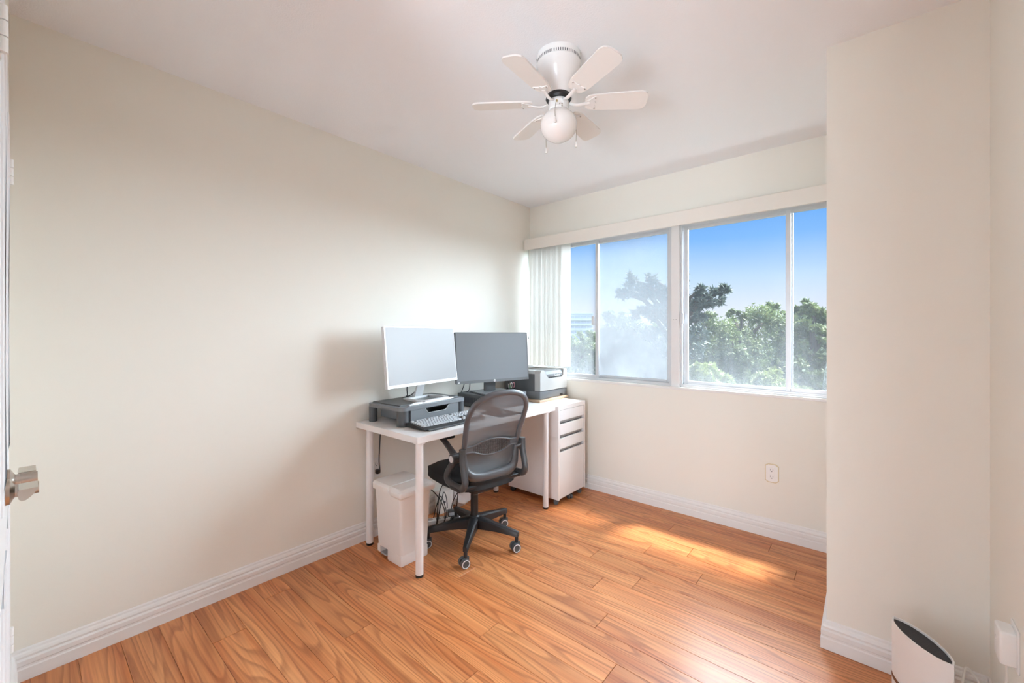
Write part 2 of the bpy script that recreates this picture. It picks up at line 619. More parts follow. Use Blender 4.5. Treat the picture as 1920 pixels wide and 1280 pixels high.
def plank(x0, x1, y0, y1):
    L, Wd = round(x1 - x0, 3), round(y1 - y0, 4)
    key = (L, Wd)
    if key not in plank_mesh:
        a, w, c = L / 2 - GAP, Wd / 2 - GAP / 2, 0.0009
        vs = [(-a, -w, -0.012), (a, -w, -0.012), (a, w, -0.012), (-a, w, -0.012),
              (-a, -w, -c), (a, -w, -c), (a, w, -c), (-a, w, -c),
              (-a + c, -w + c, 0), (a - c, -w + c, 0), (a - c, w - c, 0), (-a + c, w - c, 0)]
        fs = [(0, 1, 5, 4), (1, 2, 6, 5), (2, 3, 7, 6), (3, 0, 4, 7), (4, 5, 9, 8), (5, 6, 10, 9), (6, 7, 11, 10), (7, 4, 8, 11), (8, 9, 10, 11)]
        me = bpy.data.meshes.new('plank')
        me.from_pydata(vs, [], fs)
        me.materials.append(M['floor'])
        plank_mesh[key] = me
    o = bpy.data.objects.new('plank', plank_mesh[key])
    C.objects.link(o)
    o.parent = fl
    o.location = ((x0 + x1) / 2, (y0 + y1) / 2, 0)


rnd = random.Random(3)
k = 0
y = y_first
while y < W:
    off = known.get(k, round(0.1 + ((k * 0.437) % 1.0) * PLEN, 2))
    xs = [off + PLEN * j for j in range(-4, 5)]
    cuts = [0.0] + [x for x in xs if 0.06 < x < XR - 0.06] + [XR]
    y1 = min(y + PW, W)
    for a, b in zip(cuts[:-1], cuts[1:]):
        plank(a, b, y, y1)
    y += PW
    k += 1
# hall floor behind the doorway continues as planks
y = y_first - PW
while y > -2.6:
    for a, b in ((0.9, 2.0), (2.0, 2.6)):
        plank(a, b, y, y + PW)
    y -= PW

# ---- shell
struct(MB().box(-0.2, 0, YB - 0.12, W + 0.2, 0, H).build('wall_left', M['wall']), 'plain cream wall beside the desk', 'wall')
struct(MB().box(-0.2, XR + 0.2, YB - 0.12, W + 0.2, H, H + 0.15).build('ceiling', M['ceiling']), 'white stippled ceiling', 'ceiling')
WX0, WX1, WZ0, WZ1 = 0.02, 2.205, 0.872, 2.035
ww = MB()
ww.box(0, CX + 0.02, W, W + 0.2, 0, WZ0)
ww.box(0, CX + 0.02, W, W + 0.2, WZ1, H)
ww.box(0, WX0, W, W + 0.2, WZ0, WZ1)
ww.box(WX1, CX + 0.02, W, W + 0.2, WZ0, WZ1)
struct(ww.build('wall_window', M['wall']), 'cream wall around the wide window', 'wall')
struct(MB().box(CX, XR + 0.2, CY, W + 0.2, 0, H).build('wall_column', M['wall']), 'boxed-out cream wall corner right of the window', 'wall')
struct(MB().box(XR, XR + 0.2, YB - 0.12, CY, 0, H).build('wall_right', M['wall']), 'cream wall at the right edge', 'wall')
DOOR_X0, DOOR_X1, DOOR_Z = 1.40, 2.17, 2.06  # unseen doorway, placed so the hall fill lamp misses the column
CLX0, CLX1, CLZ = 0.462, 1.332, 1.945
wb = MB()
wb.box(0, CLX0, YB - 0.12, YB, 0, H)
wb.box(CLX0, CLX1, YB - 0.12, YB, CLZ, H)
wb.box(CLX1, DOOR_X0, YB - 0.12, YB, 0, H)
wb.box(DOOR_X0, DOOR_X1, YB - 0.12, YB, DOOR_Z, H)
wb.box(DOOR_X1, XR, YB - 0.12, YB, 0, H)
struct(wb.build('wall_back', M['wall']), 'cream wall with closet doors and doorway', 'wall')
# hall behind the doorway (lit by the added fill lamp, never in view)
hw = MB()
hw.box(0.75, 0.9, -2.75, YB - 0.12, 0, H)
hw.box(2.6, 2.75, -2.75, YB - 0.12, 0, H)
hw.box(0.75, 2.75, -2.75, -2.6, 0, H)
struct(hw.build('wall_hall', M['ceiling']))
struct(MB().box(0.75, 2.75, -2.75, YB - 0.12, H, H + 0.1).build('ceiling_hall', M['ceiling']))

# ---- baseboards (profile: depth, height)
BB = [(0, 0), (0.019, 0), (0.019, 0.042), (0.015, 0.046), (0.015, 0.052), (0.018, 0.056), (0.018, 0.072), (0.012, 0.078),
      (0.014, 0.086), (0.011, 0.094), (0.006, 0.099), (0.005, 0.106), (0, 0.110)]


def baseboard(name, p0, p1, inward, m0=0.0, m1=0.0, label=None):
    """m0/m1: mitre, how far the face runs past each end per unit depth (+1 outside corner, -1 inside corner)"""
    p0, p1, n = Vector(p0), Vector(p1), Vector(inward)
    t = (p1 - p0).normalized()
    vs, fs = [], []
    K = len(BB)
    for d, z in BB:
        vs.append(p0 + n * d - t * d * m0 + Vector((0, 0, z)))
    for d, z in BB:
        vs.append(p1 + n * d + t * d * m1 + Vector((0, 0, z)))
    for i in range(K - 1):
        fs.append((i, i + 1, K + i + 1, K + i))
    fs.append(tuple(range(K)))
    fs.append(tuple(range(K, 2 * K)))
    o = MB().add(vs, fs).build(name, M['trim'])
    return struct(o, label, 'baseboard')


baseboard('baseboard_left', (0, YB, 0), (0, W, 0), (1, 0, 0), -1, -1, 'white moulded baseboard along the left wall')
baseboard('baseboard_window', (0, W, 0), (CX, W, 0), (0, -1, 0), -1, -1, 'white moulded baseboard under the window')
baseboard('baseboard_column_side', (CX, W, 0), (CX, CY, 0), (-1, 0, 0), -1, 1, 'white baseboard on the side of the boxed-out corner')
baseboard('baseboard_column', (CX, CY, 0), (XR, CY, 0), (0, -1, 0), 1, -1, 'white moulded baseboard behind the air purifier')
baseboard('baseboard_right', (XR, CY, 0), (XR, YB, 0), (-1, 0, 0), -1, -1, 'white baseboard at the right edge')
baseboard('baseboard_back', (CLX0 - 0.06, YB, 0), (0, YB, 0), (0, 1, 0), 0, -1, 'short white baseboard between closet door and left wall')

# ---- door casing trim of the closet and the doorway
tr = MB()
tr.box(CLX0 - 0.05, CLX0 - 0.002, YB - 0.11, YB + 0.0015, 0, CLZ + 0.05)
tr.box(CLX1 + 0.002, CLX1 + 0.05, YB - 0.11, YB + 0.0015, 0, CLZ + 0.05)
tr.box(CLX0 - 0.002, CLX1 + 0.002, YB - 0.11, YB + 0.0015, CLZ + 0.002, CLZ + 0.05)
struct(tr.build('trim_1', M['trim']), 'white casing around the closet doors', 'trim')
tr = MB()
tr.box(DOOR_X0, DOOR_X0 + 0.02, YB - 0.13, YB + 0.001, 0, DOOR_Z)
tr.box(DOOR_X1 - 0.02, DOOR_X1, YB - 0.13, YB + 0.001, 0, DOOR_Z)
tr.box(DOOR_X0 + 0.02, DOOR_X1 - 0.02, YB - 0.13, YB + 0.001, DOOR_Z - 0.02, DOOR_Z)
struct(tr.build('trim_2', M['trim']))


# ---- closet doors with arched raised panels, lever handles, hinges
def closet_leaf(name, x0, x1, hx, lever_dir, hinge_x, label):
    root = bpy.data.objects.new(name, None)
    C.objects.link(root)
    root.location = (x0, YB, 0)
    struct(root, label, 'door')
    w = x1 - x0
    F = 0.0045                                    # door face, proud of the wall
    MB().rbox(0.001, w - 0.001, -0.032, F, 0.012, CLZ - 0.003, 0.002, 1).build('leaf', M['door'], root)
    for (za, zb, arch) in ((0.14, 0.80, False), (0.95, 1.80, True)):
        pts = [(0.075, za), (w - 0.075, za)]
        if arch:
            for q in range(13):
                a = PI * q / 12
                pts.append((w / 2 + (w / 2 - 0.075) * math.cos(a), zb - 0.12 + 0.12 * math.sin(a)))
        else:
            pts += [(w - 0.075, zb), (0.075, zb)]
        path = [Vector((px_, F, pz_)) for px_, pz_ in pts]
        MB().tube(path, 0.0028, 8, closed=True).build('panel_moulding', M['door'], root, True)
    lx = hx - x0
    h = MB()
    h.lathe([(0.0, 0.0), (0.027, 0.0), (0.026, 0.006), (0.016, 0.011), (0.0135, 0.013)], 24,
            T=Matrix.Translation((lx, F, 0.915)) @ Matrix.Rotation(-PI / 2, 4, 'X'))
    h.cyl((lx, F + 0.010, 0.915), (lx, F + 0.020, 0.915), 0.0130, n=24)
    h.cyl((lx, F + 0.0205, 0.915), (lx, F + 0.047, 0.915), 0.0126, n=24)
    hd = h.build('handle', M['steel'], root, True)
    s = lever_dir
    g = MB()
    sec = [(0.018, 0.0145), (0.045, 0.0150), (0.043, 0.0095), (0.039, 0.0030), (0.034, -0.0030), (0.028, -0.0080), (0.022, -0.0085), (0.018, -0.0040), (0.0165, 0.0060)]
    xa, xb_ = sorted((lx + s * 0.003, lx + s * 0.062))
    g.prism([(F + a_, 0.915 + b_) for a_, b_ in sec], xa, xb_, 'x')
    g.build('lever', M['steel'], hd, True)
    for hz in (0.372, 1.715):
        hg = MB()
        kx = hinge_x - x0
        for i in range(3):
            z0 = hz - 0.036 + i * 0.0245
            hg.cyl((kx, F + 0.003, z0), (kx, F + 0.003, z0 + 0.0225), 0.0055, n=12)
        hg.box(kx, kx + (0.03 if hinge_x < x0 + w / 2 else -0.03), F - 0.002, F + 0.001, hz - 0.036, hz + 0.036)
        hg.build('hinge', M['plug_white'], root, True)
    return root


closet_leaf('door_1', CLX0, 0.895, 0.845, -1, CLX0, 'white panelled closet door at the left edge, far leaf')
closet_leaf('door_2', 0.899, CLX1, 0.948, 1, CLX1, 'white panelled closet door at the left edge, near leaf')


# ---- window: two aluminium sliding units either side of a white post
def frame_bars(mb, x0, x1, z0, z1, y0, y1, b, bl=None, br=None, bb=None, bt=None):
    bl, br, bb, bt = [b if q is None else q for q in (bl, br, bb, bt)]
    mb.rbox(x0, x0 + bl, y0, y1, z0, z1, 0.0015, 1)
    mb.rbox(x1 - br, x1, y0, y1, z0, z1, 0.0015, 1)
    mb.rbox(x0 + bl, x1 - br, y0, y1, z0, z0 + bb, 0.0015, 1)
    mb.rbox(x0 + bl, x1 - br, y0, y1, z1 - bt, z1, 0.0015, 1)


def window_unit(name, x0, x1, split, inner_left, fog_outer, label, latch_x):
    root = bpy.data.objects.new(name, None)
    C.objects.link(root)
    struct(root, label, 'window')
    fr = MB()
    frame_bars(fr, x0, x1, WZ0 + 0.002, WZ1 - 0.002, W + 0.028, W + 0.095, 0.014, bb=0.016, bt=0.016)
    # track ribs
    for yy in (W + 0.030, W + 0.055, W + 0.086):
        fr.box(x0 + 0.014, x1 - 0.014, yy, yy + 0.003, WZ0 + 0.016, WZ0 + 0.026)
        fr.box(x0 + 0.014, x1 - 0.014, yy, yy + 0.003, WZ1 - 0.028, WZ1 - 0.016)
    fr.build('frame', M['alu'], root)
    z0, z1 = WZ0 + 0.022, WZ1 - 0.026
    inner = (x0 + 0.016, split + 0.018) if inner_left else (split - 0.018, x1 - 0.016)
    outer = (split - 0.018, x1 - 0.016) if inner_left else (x0 + 0.016, split + 0.018)
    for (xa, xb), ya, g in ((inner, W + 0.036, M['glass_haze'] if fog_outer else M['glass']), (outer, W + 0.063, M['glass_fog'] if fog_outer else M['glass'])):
        s = MB()
        frame_bars(s, xa, xb, z0, z1, ya, ya + 0.019, 0.026, bb=0.024, bt=0.022)
        so = s.build('sash', M['alu'], root)
        MB().box(xa + 0.022, xb - 0.022, ya + 0.0075, ya + 0.0115, z0 + 0.02, z1 - 0.018).build('pane', g, so)
    l = MB()
    l.rbox(latch_x - 0.012, latch_x + 0.012, W + 0.014, W + 0.030, 1.325, 1.395, 0.003, 2)
    l.build('latch', M['alu'], root)
    return root


window_unit('window_1', 0.024, 1.262, 0.652, True, True, 'aluminium sliding window left of the post, one pane fogged', 0.632)
window_unit('window_2', 1.323, 2.203, 1.970, False, False, 'aluminium sliding window right of the white post', 1.338)
p = MB().rbox(1.2635, 1.3215, W + 0.018, W + 0.12, WZ0 + 0.001, WZ1 - 0.001, 0.003, 1)
post = p.build('trim_3', M['post'])
struct(post, 'white post between the two window units', 'window post')
s = MB()
for q in (1.281, 1.298):
    s.cyl((q, W + 0.0165, 1.352), (q, W + 0.0185, 1.352), 0.0026, n=10)
s.build('screw_hole', M['text_dark'], post)
s = MB().rbox(0.005, 2.204, W - 0.006, W + 0.028, WZ0 - 0.014, WZ0 + 0.004, 0.003, 2)
struct(s.build('trim_4', M['trim']), 'thin white window sill', 'sill')
# outer reveal and the slab above the window that shades it
struct(MB().box(-0.4, 3.2, W + 0.2, W + 0.47, 2.42, 2.56).build('balcony_slab', M['concrete']), 'concrete slab above the window outside', 'slab')

# ================================================================== CEILING FAN
FX, FY = 1.365, 1.438
fan = thing('ceiling_fan', 'white six-blade ceiling fan with a round glass globe light', 'ceiling fan', (FX, FY, 0))
can = MB().lathe([(0.0, H), (0.090, H), (0.091, H - 0.012), (0.088, H - 0.018), (0.088, H - 0.034), (0.091, H - 0.037), (0.091, H - 0.046), (0.086, H - 0.052),
                  (0.085, H - 0.066), (0.078, H - 0.080), (0.066, H - 0.104), (0.056, H - 0.130), (0.051, H - 0.152), (0.049, H - 0.163)], 48).build('canopy', M['fan_white'], fan, True)
slots = MB()
for i in range(64):
    a = 2 * PI * i / 64
    T = Matrix.Rotation(a, 4, 'Z')
    slots.box(0.0870, 0.0886, -0.0013, 0.0013, H - 0.0325, H - 0.0215, T=T)
slots.build('vent_slots', M['text_dark'], can)
for a in (R(200), R(215), R(20), R(100)):
    MB().lathe([(0, 0.0), (0.003, 0.0), (0.003, 0.002), (0, 0.003)], 10, T=Matrix.Rotation(a, 4, 'Z') @ Matrix.Translation((0.091, 0, H - 0.008)) @ Matrix.Rotation(PI / 2, 4, 'Y')).build('screw', M['screw'], can)
MB().lathe([(0.02, 2.229), (0.050, 2.229), (0.053, 2.216), (0.048, 2.208), (0.02, 2.208)], 40).build('flywheel', M['black'], fan, True)
hs = MB().lathe([(0.0, 2.212), (0.036, 2.212), (0.041, 2.206), (0.042, 2.196), (0.042, 2.176), (0.043, 2.172), (0.043, 2.168), (0.041, 2.166), (0.041, 2.162), (0.044, 2.160), (0.044, 2.150), (0.0, 2.150)], 40).build('switch_housing', M['fan_white'], fan, True)
for a, z in ((R(-50), 2.176), (R(-38), 2.168), (R(-38), 2.176)):
    MB().lathe([(0, 0), (0.0028, 0), (0.0028, 0.002), (0, 0.003)], 10, T=Matrix.Rotation(a, 4, 'Z') @ Matrix.Translation((0.042, 0, z)) @ Matrix.Rotation(PI / 2, 4, 'Y')).build('screw', M['screw'], hs)
prof = []
for i in range(20):
    t = i / 19
    a = t * PI * 0.80
    prof.append((0.0755 * math.sin(a) if i else 0.0, 2.108 - 0.066 * math.cos(a)))
prof.append((0.041, 2.166))
MB().lathe(prof, 48).build('light_globe', M['opal'], fan, True)

BZ = 2.200
outline = []
for xx, ww_ in ((0.108, 0.022), (0.120, 0.034), (0.15, 0.0405), (0.20, 0.043), (0.28, 0.046), (0.328, 0.0475), (0.345, 0.042), (0.354, 0.031), (0.357, 0.016)):
    outline.append((xx, ww_))
poly = [(x_, -w_) for x_, w_ in outline] + [(x_, w_) for x_, w_ in reversed(outline)]
PITCH = R(-13)
blade_mesh = None
proto = None
for i in range(6):
    ang = R(-84 + 60 * i)
    T = Matrix.Rotation(ang, 4, 'Z') @ Matrix.Translation((0, 0, BZ)) @ Matrix.Rotation(PITCH, 4, 'X')
    if proto is None:
        bl = MB().prism(poly, -0.003, 0.003, 'z').build('blade', M['blade_white'], fan)
        arm = MB()
        path = smooth_path([(0.045, 0, -0.004), (0.065, 0.0, -0.012), (0.085, 0, -0.012), (0.105, 0, -0.008), (0.125, 0, -0.005)], 5)
        arm.tube(path, 0.0075, 10, up=(0, 0, 1), flat=0.6)
        arm.prism([(0.112, -0.010), (0.125, -0.016), (0.142, -0.032), (0.152, -0.032), (0.150, -0.020), (0.146, -0.008), (0.152, 0.0),
                   (0.146, 0.008), (0.150, 0.020), (0.152, 0.032), (0.142, 0.032), (0.125, 0.016), (0.112, 0.010)], -0.0065, -0.003, 'z')
        ar = arm.build('blade_arm', M['fan_white'], bl, True)
        scs = []
        for sx, sy in ((0.147, -0.0275), (0.147, 0.0275), (0.122, 0.0)):
            scs.append(MB().lathe([(0.0, -0.0088), (0.0026, -0.0082), (0.0032, -0.0065), (0.0, -0.0065)], 10, (sx, sy, 0)).build('screw', M['screw'], bl))
        proto = (bl, ar, scs)
        bl.matrix_local = T
    else:
        b2 = link_copy(proto[0], fan)
        b2.matrix_local = T
        link_copy(proto[1], b2)
        for sc in proto[2]:
            link_copy(sc, b2)


def pull_chain(a, z0, zend, r0, r1, lean=0.0):
    """hangs from the switch housing; a = direction round the fan"""
    ca, sa = math.cos(a), math.sin(a)
    pts = [(0.041 * ca, 0.041 * sa, z0), (r0 * ca, r0 * sa, z0 - 0.006), (r1 * ca, r1 * sa, z0 - 0.05), (r1 * ca, r1 * sa, zend + 0.022)]
    c_ = MB().tube(smooth_path(pts, 4), 0.0012, 6).build('pull_chain', M['screw'], fan, True)
    MB().cyl((0.038 * ca, 0.038 * sa, z0), (0.047 * ca, 0.047 * sa, z0), 0.0042, n=12).build('chain_guide', M['brass'], c_, True)
    MB().lathe([(0.0, 0.024), (0.0025, 0.023), (0.0035, 0.012), (0.0055, 0.003), (0.0045, 0.0), (0.0, 0.0)], 14, (r1 * ca, r1 * sa, zend)).build('pull_knob', M['opal'], c_, True)


to_cam = math.atan2(CAM.y - FY, CAM.x - FX)
pull_chain(to_cam - R(10), 2.188, 2.083, 0.055, 0.080)
pull_chain(to_cam + R(118), 2.178, 2.033, 0.062, 0.082)
pull_chain(to_cam - R(140), 2.178, 2.024, 0.062, 0.082)

# ================================================================== DESK AND WHAT STANDS ON IT
DZ = 0.727
desk = thing('desk', 'white rectangular desk on four round white legs', 'desk', (0.31, 1.91, 0))
MB().rbox(-0.298, 0.296, -0.612, 0.612, DZ - 0.034, DZ, 0.0015, 1).build('tabletop', M['white'], desk)
for lx, ly in ((0.262, -0.573), (-0.232, -0.560), (0.264, 0.535), (-0.222, 0.538)):
    lg = MB()
    lg.cyl((lx, ly, 0.012), (lx, ly, DZ - 0.034), 0.020, n=28)
    lo = lg.build('leg', M['white_metal'], desk, True)
    MB().cyl((lx, ly, 0.0), (lx, ly, 0.013), 0.0205, n=24).build('foot_cap', M['black'], lo, True)
    MB().cyl((lx, ly, DZ - 0.040), (lx, ly, DZ - 0.034), 0.030, n=28).build('mounting_plate', M['white_metal'], lo, True)

# ---- drawer unit
UX, UY0, UY1, UZ0, UZ1 = 0.626, 2.532, 2.908, 0.040, 0.7225
cab = thing('drawer_unit', 'narrow white drawer cabinet on casters under the window', 'cabinet', (0.38, 2.72, 0))
ox, oy = 0.38, 2.72
xb, xf = 0.148 - ox, UX - ox
ya, yb = UY0 - oy, UY1 - oy
body = MB()
body.box(xb, xf, ya, ya + 0.018, UZ0, UZ1)
body.box(xb, xf, yb - 0.018, yb, UZ0, UZ1)
body.box(xb, xf, ya + 0.018, yb - 0.018, UZ1 - 0.030, UZ1)
body.box(xb, xf - 0.05, ya + 0.018, yb - 0.018, UZ0, UZ0 + 0.018)
body.box(xb, xb + 0.012, ya + 0.018, yb - 0.018, UZ0 + 0.018, UZ1 - 0.030)
body.build('body', M['white'], cab)
back = MB().box(xf - 0.045, xf - 0.04, ya + 0.018, yb - 0.018, UZ0 + 0.018, UZ1 - 0.030)
back.build('drawer_recess', M['drawer_gap'], cab)
d0, d1 = ya + 0.0205, yb - 0.0205
for zt, zb in ((0.690, 0.614), (0.588, 0.509), (0.483, 0.408), (0.383, 0.045)):
    dr = MB()
    dr.rbox(xf - 0.020, xf - 0.001, d0, d1, zb, zt, 0.0012, 1)
    do = dr.build('drawer', M['gloss_white'], cab)
    if zb > 0.1:
        MB().box(xf - 0.036, xf - 0.022, d0, d1, zb - 0.022, zb - 0.004).build('drawer_grip', M['drawer_gap'], do)


def furniture_caster(cx_, cy_, ang):
    T = Matrix.Translation((cx_, cy_, 0)) @ Matrix.Rotation(ang, 4, 'Z')
    q = MB()
    for s in (-1, 1):
        a, b = T @ Vector((-0.004, s * 0.004, 0.0185)), T @ Vector((-0.004, s * 0.017, 0.0185))
        q.cyl(a, b, 0.0185, n=20)
    q.bm(_rb(-0.02, 0.014, -0.0035, 0.0035, 0.016, 0.038, 0.003), T)
    q.cyl(T @ Vector((0.006, 0, 0.03)), T @ Vector((0.006, 0, UZ0)), 0.006, n=12)
    return q.build('caster', M['dark_grey'], cab, True)


def _rb(x0, x1, y0, y1, z0, z1, r):
    bm = bmesh.new()
    bmesh.ops.create_cube(bm, size=1.0)
    for v in bm.verts:
        v.co = Vector((x0 + (v.co.x + .5) * (x1 - x0), y0 + (v.co.y + .5) * (y1 - y0), z0 + (v.co.z + .5) * (z1 - z0)))
    bmesh.ops.bevel(bm, geom=bm.edges[:], offset=r, segments=2, profile=0.5, affect='EDGES')
    return bm


furniture_caster(xf - 0.035, ya + 0.03, R(25))
furniture_caster(xf - 0.015, yb - 0.20, R(-30))
furniture_caster(xf - 0.03, yb - 0.04, R(50))
furniture_caster(xb + 0.03, ya + 0.03, R(10))
furniture_caster(xb + 0.03, yb - 0.03, R(-20))

# ---- wooden board and printer
bd = MB().rbox(-0.215, 0.215, -0.205, 0.195, 0, 0.018, 0.004, 2)
bd = bd.build('wooden_board', M['wood_board'], loc=(0.215, 2.775, UZ1))
tag(bd, 'thin pale wooden board under the printer', 'board')
PZ = UZ1 + 0.018
pr = thing('printer', 'grey laser printer standing by the window blind', 'printer', (0.225, 2.785, PZ))
x0, x1, y0, y1 = -0.185, 0.185, -0.188, 0.188
MB().rbox(x0, x1 - 0.012, y0 + 0.004, y1 - 0.004, 0.004, 0.212, 0.006, 2).build('body', M['printer_dark'], pr, True)
tray = MB().rbox(x0 + 0.02, x1 + 0.001, y0, y1, 0.002, 0.062, 0.004, 2).build('paper_tray', M['mid_grey'], pr, True)
MB().rbox(x1 - 0.004, x1 + 0.004, 0.085, 0.125, 0.004, 0.024, 0.003, 1).build('tray_grip', M['black'], tray)
# front shell with the wide notch for the control panel
fs_ = [(y0, 0.066), (y1, 0.066), (y1, 0.205), (y1 - 0.012, 0.226), (y1 - 0.045, 0.226), (y1 - 0.055, 0.180), (y1 - 0.075, 0.160),
       (-0.075, 0.160), (-0.10, 0.178), (-0.135, 0.226), (y0 + 0.012, 0.226), (y0, 0.205)]
fs_ = [(y0, 0.066), (y1, 0.066), (y1, 0.205), (y1 - 0.012, 0.226), (y1 - 0.050, 0.226), (y1 - 0.056, 0.172), (y1 - 0.080, 0.158),
       (-0.070, 0.158), (-0.098, 0.175), (-0.140, 0.226), (y0 + 0.012, 0.226), (y0, 0.205)]
sh = MB()


def concave_prism(mb, poly, a, b, axis):
    bm = bmesh.new()
    def P(u, v, w):
        return {'z': (u, v, w), 'y': (u, w, v), 'x': (w, u, v)}[axis]
    vs = [bm.verts.new(P(u, v, a)) for u, v in poly]
    f = bm.faces.new(vs)
    r = bmesh.ops.extrude_face_region(bm, geom=[f])
    d = Vector(P(0, 0, b - a))
    for v in [g for g in r['geom'] if isinstance(g, bmesh.types.BMVert)]:
        v.co += d
    bmesh.ops.triangulate(bm, faces=[q for q in bm.faces if len(q.verts) > 4])
    return mb.bm(bm)


concave_prism(sh, fs_, x1 - 0.05, x1 + 0.004, 'x')
sh.build('front_shell', M['printer_light'], pr)
# shell wraps over the top edges
top = MB()
top.rbox(x0 + 0.01, x1 - 0.05, y0, y0 + 0.05, 0.195, 0.226, 0.008, 2)
top.rbox(x0 + 0.01, x1 - 0.05, y1 - 0.05, y1, 0.195, 0.226, 0.008, 2)
top.rbox(x0, x0 + 0.07, y0 + 0.02, y1 - 0.02, 0.205, 0.238, 0.008, 2)
top.build('top_cover', M['printer_light'], pr, True)
tp = MB()
tp.prism([(x0 + 0.07, 0.20), (x1 - 0.05, 0.20), (x1 - 0.05, 0.224), (x0 + 0.07, 0.212)], y0 + 0.05, y1 - 0.05, 'y')
tp.build('output_tray', M['dark_grey'], pr)
cp = MB()
cp.prism([(x1 - 0.05, 0.150), (x1 - 0.002, 0.150), (x1 - 0.002, 0.190), (x1 - 0.012, 0.214), (x1 - 0.05, 0.224)], y0 + 0.05, y1 - 0.05, 'y')
cpo = cp.build('control_panel', M['mid_grey'], pr)
MB().box(x1 - 0.004, x1 - 0.001, y0 + 0.115, y1 - 0.07, 0.158, 0.170).build('panel_lip', M['black'], cpo)
Mt = Matrix.Translation((x1 + 0.0, 0.05, 0.178)) @ Matrix(((0, 0, 1, 0), (1, 0, 0, 0), (0, 1, 0, 0), (0, 0, 0, 1)))
text_obj('logo_lettering', 'brother', 0.026, M['text_white'], cpo, Mt, 0.0008)
for i in range(4):
    MB().cyl((x1 - 0.022, -0.01 + i * 0.02, 0.214), (x1 - 0.022, -0.01 + i * 0.02, 0.2185), 0.004, n=10).build('button', M['printer_light'], cpo)

# ---- desktop computer box under the right monitor
pc = thing('desktop_computer', 'flat dark grey computer box under the dark monitor', 'computer', (0.215, 2.268, DZ))
MB().rbox(-0.175, 0.170, -0.186, 0.186, 0.004, 0.093, 0.003, 2).build('case', M['dark_grey'], pc)
MB().rbox(0.170, 0.176, -0.186, 0.186, 0.004, 0.093, 0.002, 1).build('front_panel', M['mid_grey'], pc)
for fx, fy in ((-0.15, -0.16), (0.15, -0.16), (-0.15, 0.16), (0.15, 0.16)):
    MB().cyl((fx, fy, 0), (fx, fy, 0.006), 0.010, n=12).build('foot', M['black'], pc)
v = MB()
for i in range(9):
    v.box(-0.1 + i * 0.02, -0.088 + i * 0.02, -0.1868, -0.1855, 0.03, 0.07)
v.build('side_vents', M['text_dark'], pc)


# ---- monitors: local frame has the screen facing +x
def monitor(name, label, loc, yaw, tilt, w, h, base_z, screen_m, edge_m, chin, dark):
    root = thing(name, label, 'monitor', (loc[0], loc[1], base_z), yaw)
    T = Matrix.Translation((0, 0, loc[2] - base_z)) @ Matrix.Rotation(-tilt, 4, 'Y')
    e = 0.006
    hous = MB()
    hous.rbox(-0.026, -0.0035, -w / 2, w / 2, -h / 2, h / 2, 0.003, 2, T=T)
    hous.rbox(-0.050, -0.024, -w * 0.27, w * 0.27, -h * 0.36, h * 0.22, 0.010, 2, T=T)
    ho = hous.build('housing', M['silver'] if not dark else M['dark_grey'], root)
    bz = MB()
    frame_bars_yz(bz, -w / 2, w / 2, -h / 2, h / 2, -0.0035, 0.0, e, chin, T)
    bz.build('bezel', edge_m, root)
    MB().box(-0.0035, -0.0012, -w / 2 + e, w / 2 - e, -h / 2 + chin, h / 2 - e, T=T).build('screen', screen_m, root)
    return root, T


def frame_bars_yz(mb, y0, y1, z0, z1, x0, x1, b, chin, T):
    mb.box(x0, x1, y0, y0 + b, z0, z1, T=T)
    mb.box(x0, x1, y1 - b, y1, z0, z1, T=T)
    mb.box(x0, x1, y0 + b, y1 - b, z0, z0 + chin, T=T)
    mb.box(x0, x1, y0 + b, y1 - b, z1 - b, z1, T=T)


RZ = DZ + 0.115          # top of the riser
mA, TA = monitor('monitor', 'silver monitor with a pale screen on the drawer riser', (0.2, 1.654, 1.115), R(7.57), R(5.8), 0.605, 0.361, RZ,
                 M['screen_pale'], M['silver'], 0.016, False)
# silver stand: sloping neck and an open frame foot
nk = MB()
nk.prism([(-0.030, 0.10), (-0.018, 0.10), (-0.050, 0.004), (-0.066, 0.004)], -0.032, 0.032, 'y')
nk.prism([(-0.040, 0.30), (-0.028, 0.30), (-0.018, 0.10), (-0.030, 0.10)], -0.032, 0.032, 'y')
nk.build('neck', M['silver'], mA)
ft = MB()
fo = [(-0.075, -0.105), (0.060, -0.125), (0.115, -0.105), (0.115, 0.105), (0.060, 0.125), (-0.075, 0.105)]
fi = [(-0.045, -0.085), (0.055, -0.103), (0.093, -0.087), (0.093, 0.087), (0.055, 0.103), (-0.045, 0.085)]
vs = [(x, y, 0.0) for x, y in fo] + [(x, y, 0.0) for x, y in fi] + [(x, y, 0.011) for x, y in fo] + [(x, y, 0.011) for x, y in fi]
fs = []
for i in range(6):
    j = (i + 1) % 6
    fs += [(i, j, 6 + j, 6 + i), (12 + i, 18 + i, 18 + j, 12 + j), (i, 12 + i, 12 + j, j), (6 + i, 6 + j, 18 + j, 18 + i)]
ft.add(vs, fs).build('stand_foot', M['silver'], mA)
mB, TB = monitor('monitor', 'dark grey monitor standing on the computer box', (0.25, 2.249, 1.082), R(-15.92), R(4.07), 0.613, 0.360, DZ + 0.093,
                 M['screen_grey'], M['bezel'], 0.019, True)
nk = MB()
nk.rbox(-0.075, -0.050, -0.045, 0.045, 0.010, 0.30, 0.004, 2)
nk.build('neck', M['dark_grey'], mB)
MB().rbox(-0.130, 0.105, -0.135, 0.135, 0.0, 0.012, 0.004, 2).build('stand_foot', M['bezel'], mB)
lo = MB().lathe([(0.0, 0.0), (0.0085, 0.0), (0.0085, 0.0008), (0.0, 0.0008)], 24, T=TB @ Matrix.Translation((0.0, 0.0, -0.171)) @ Matrix.Rotation(PI / 2, 4, 'Y')).build('logo_badge', M['text_white'], mB)
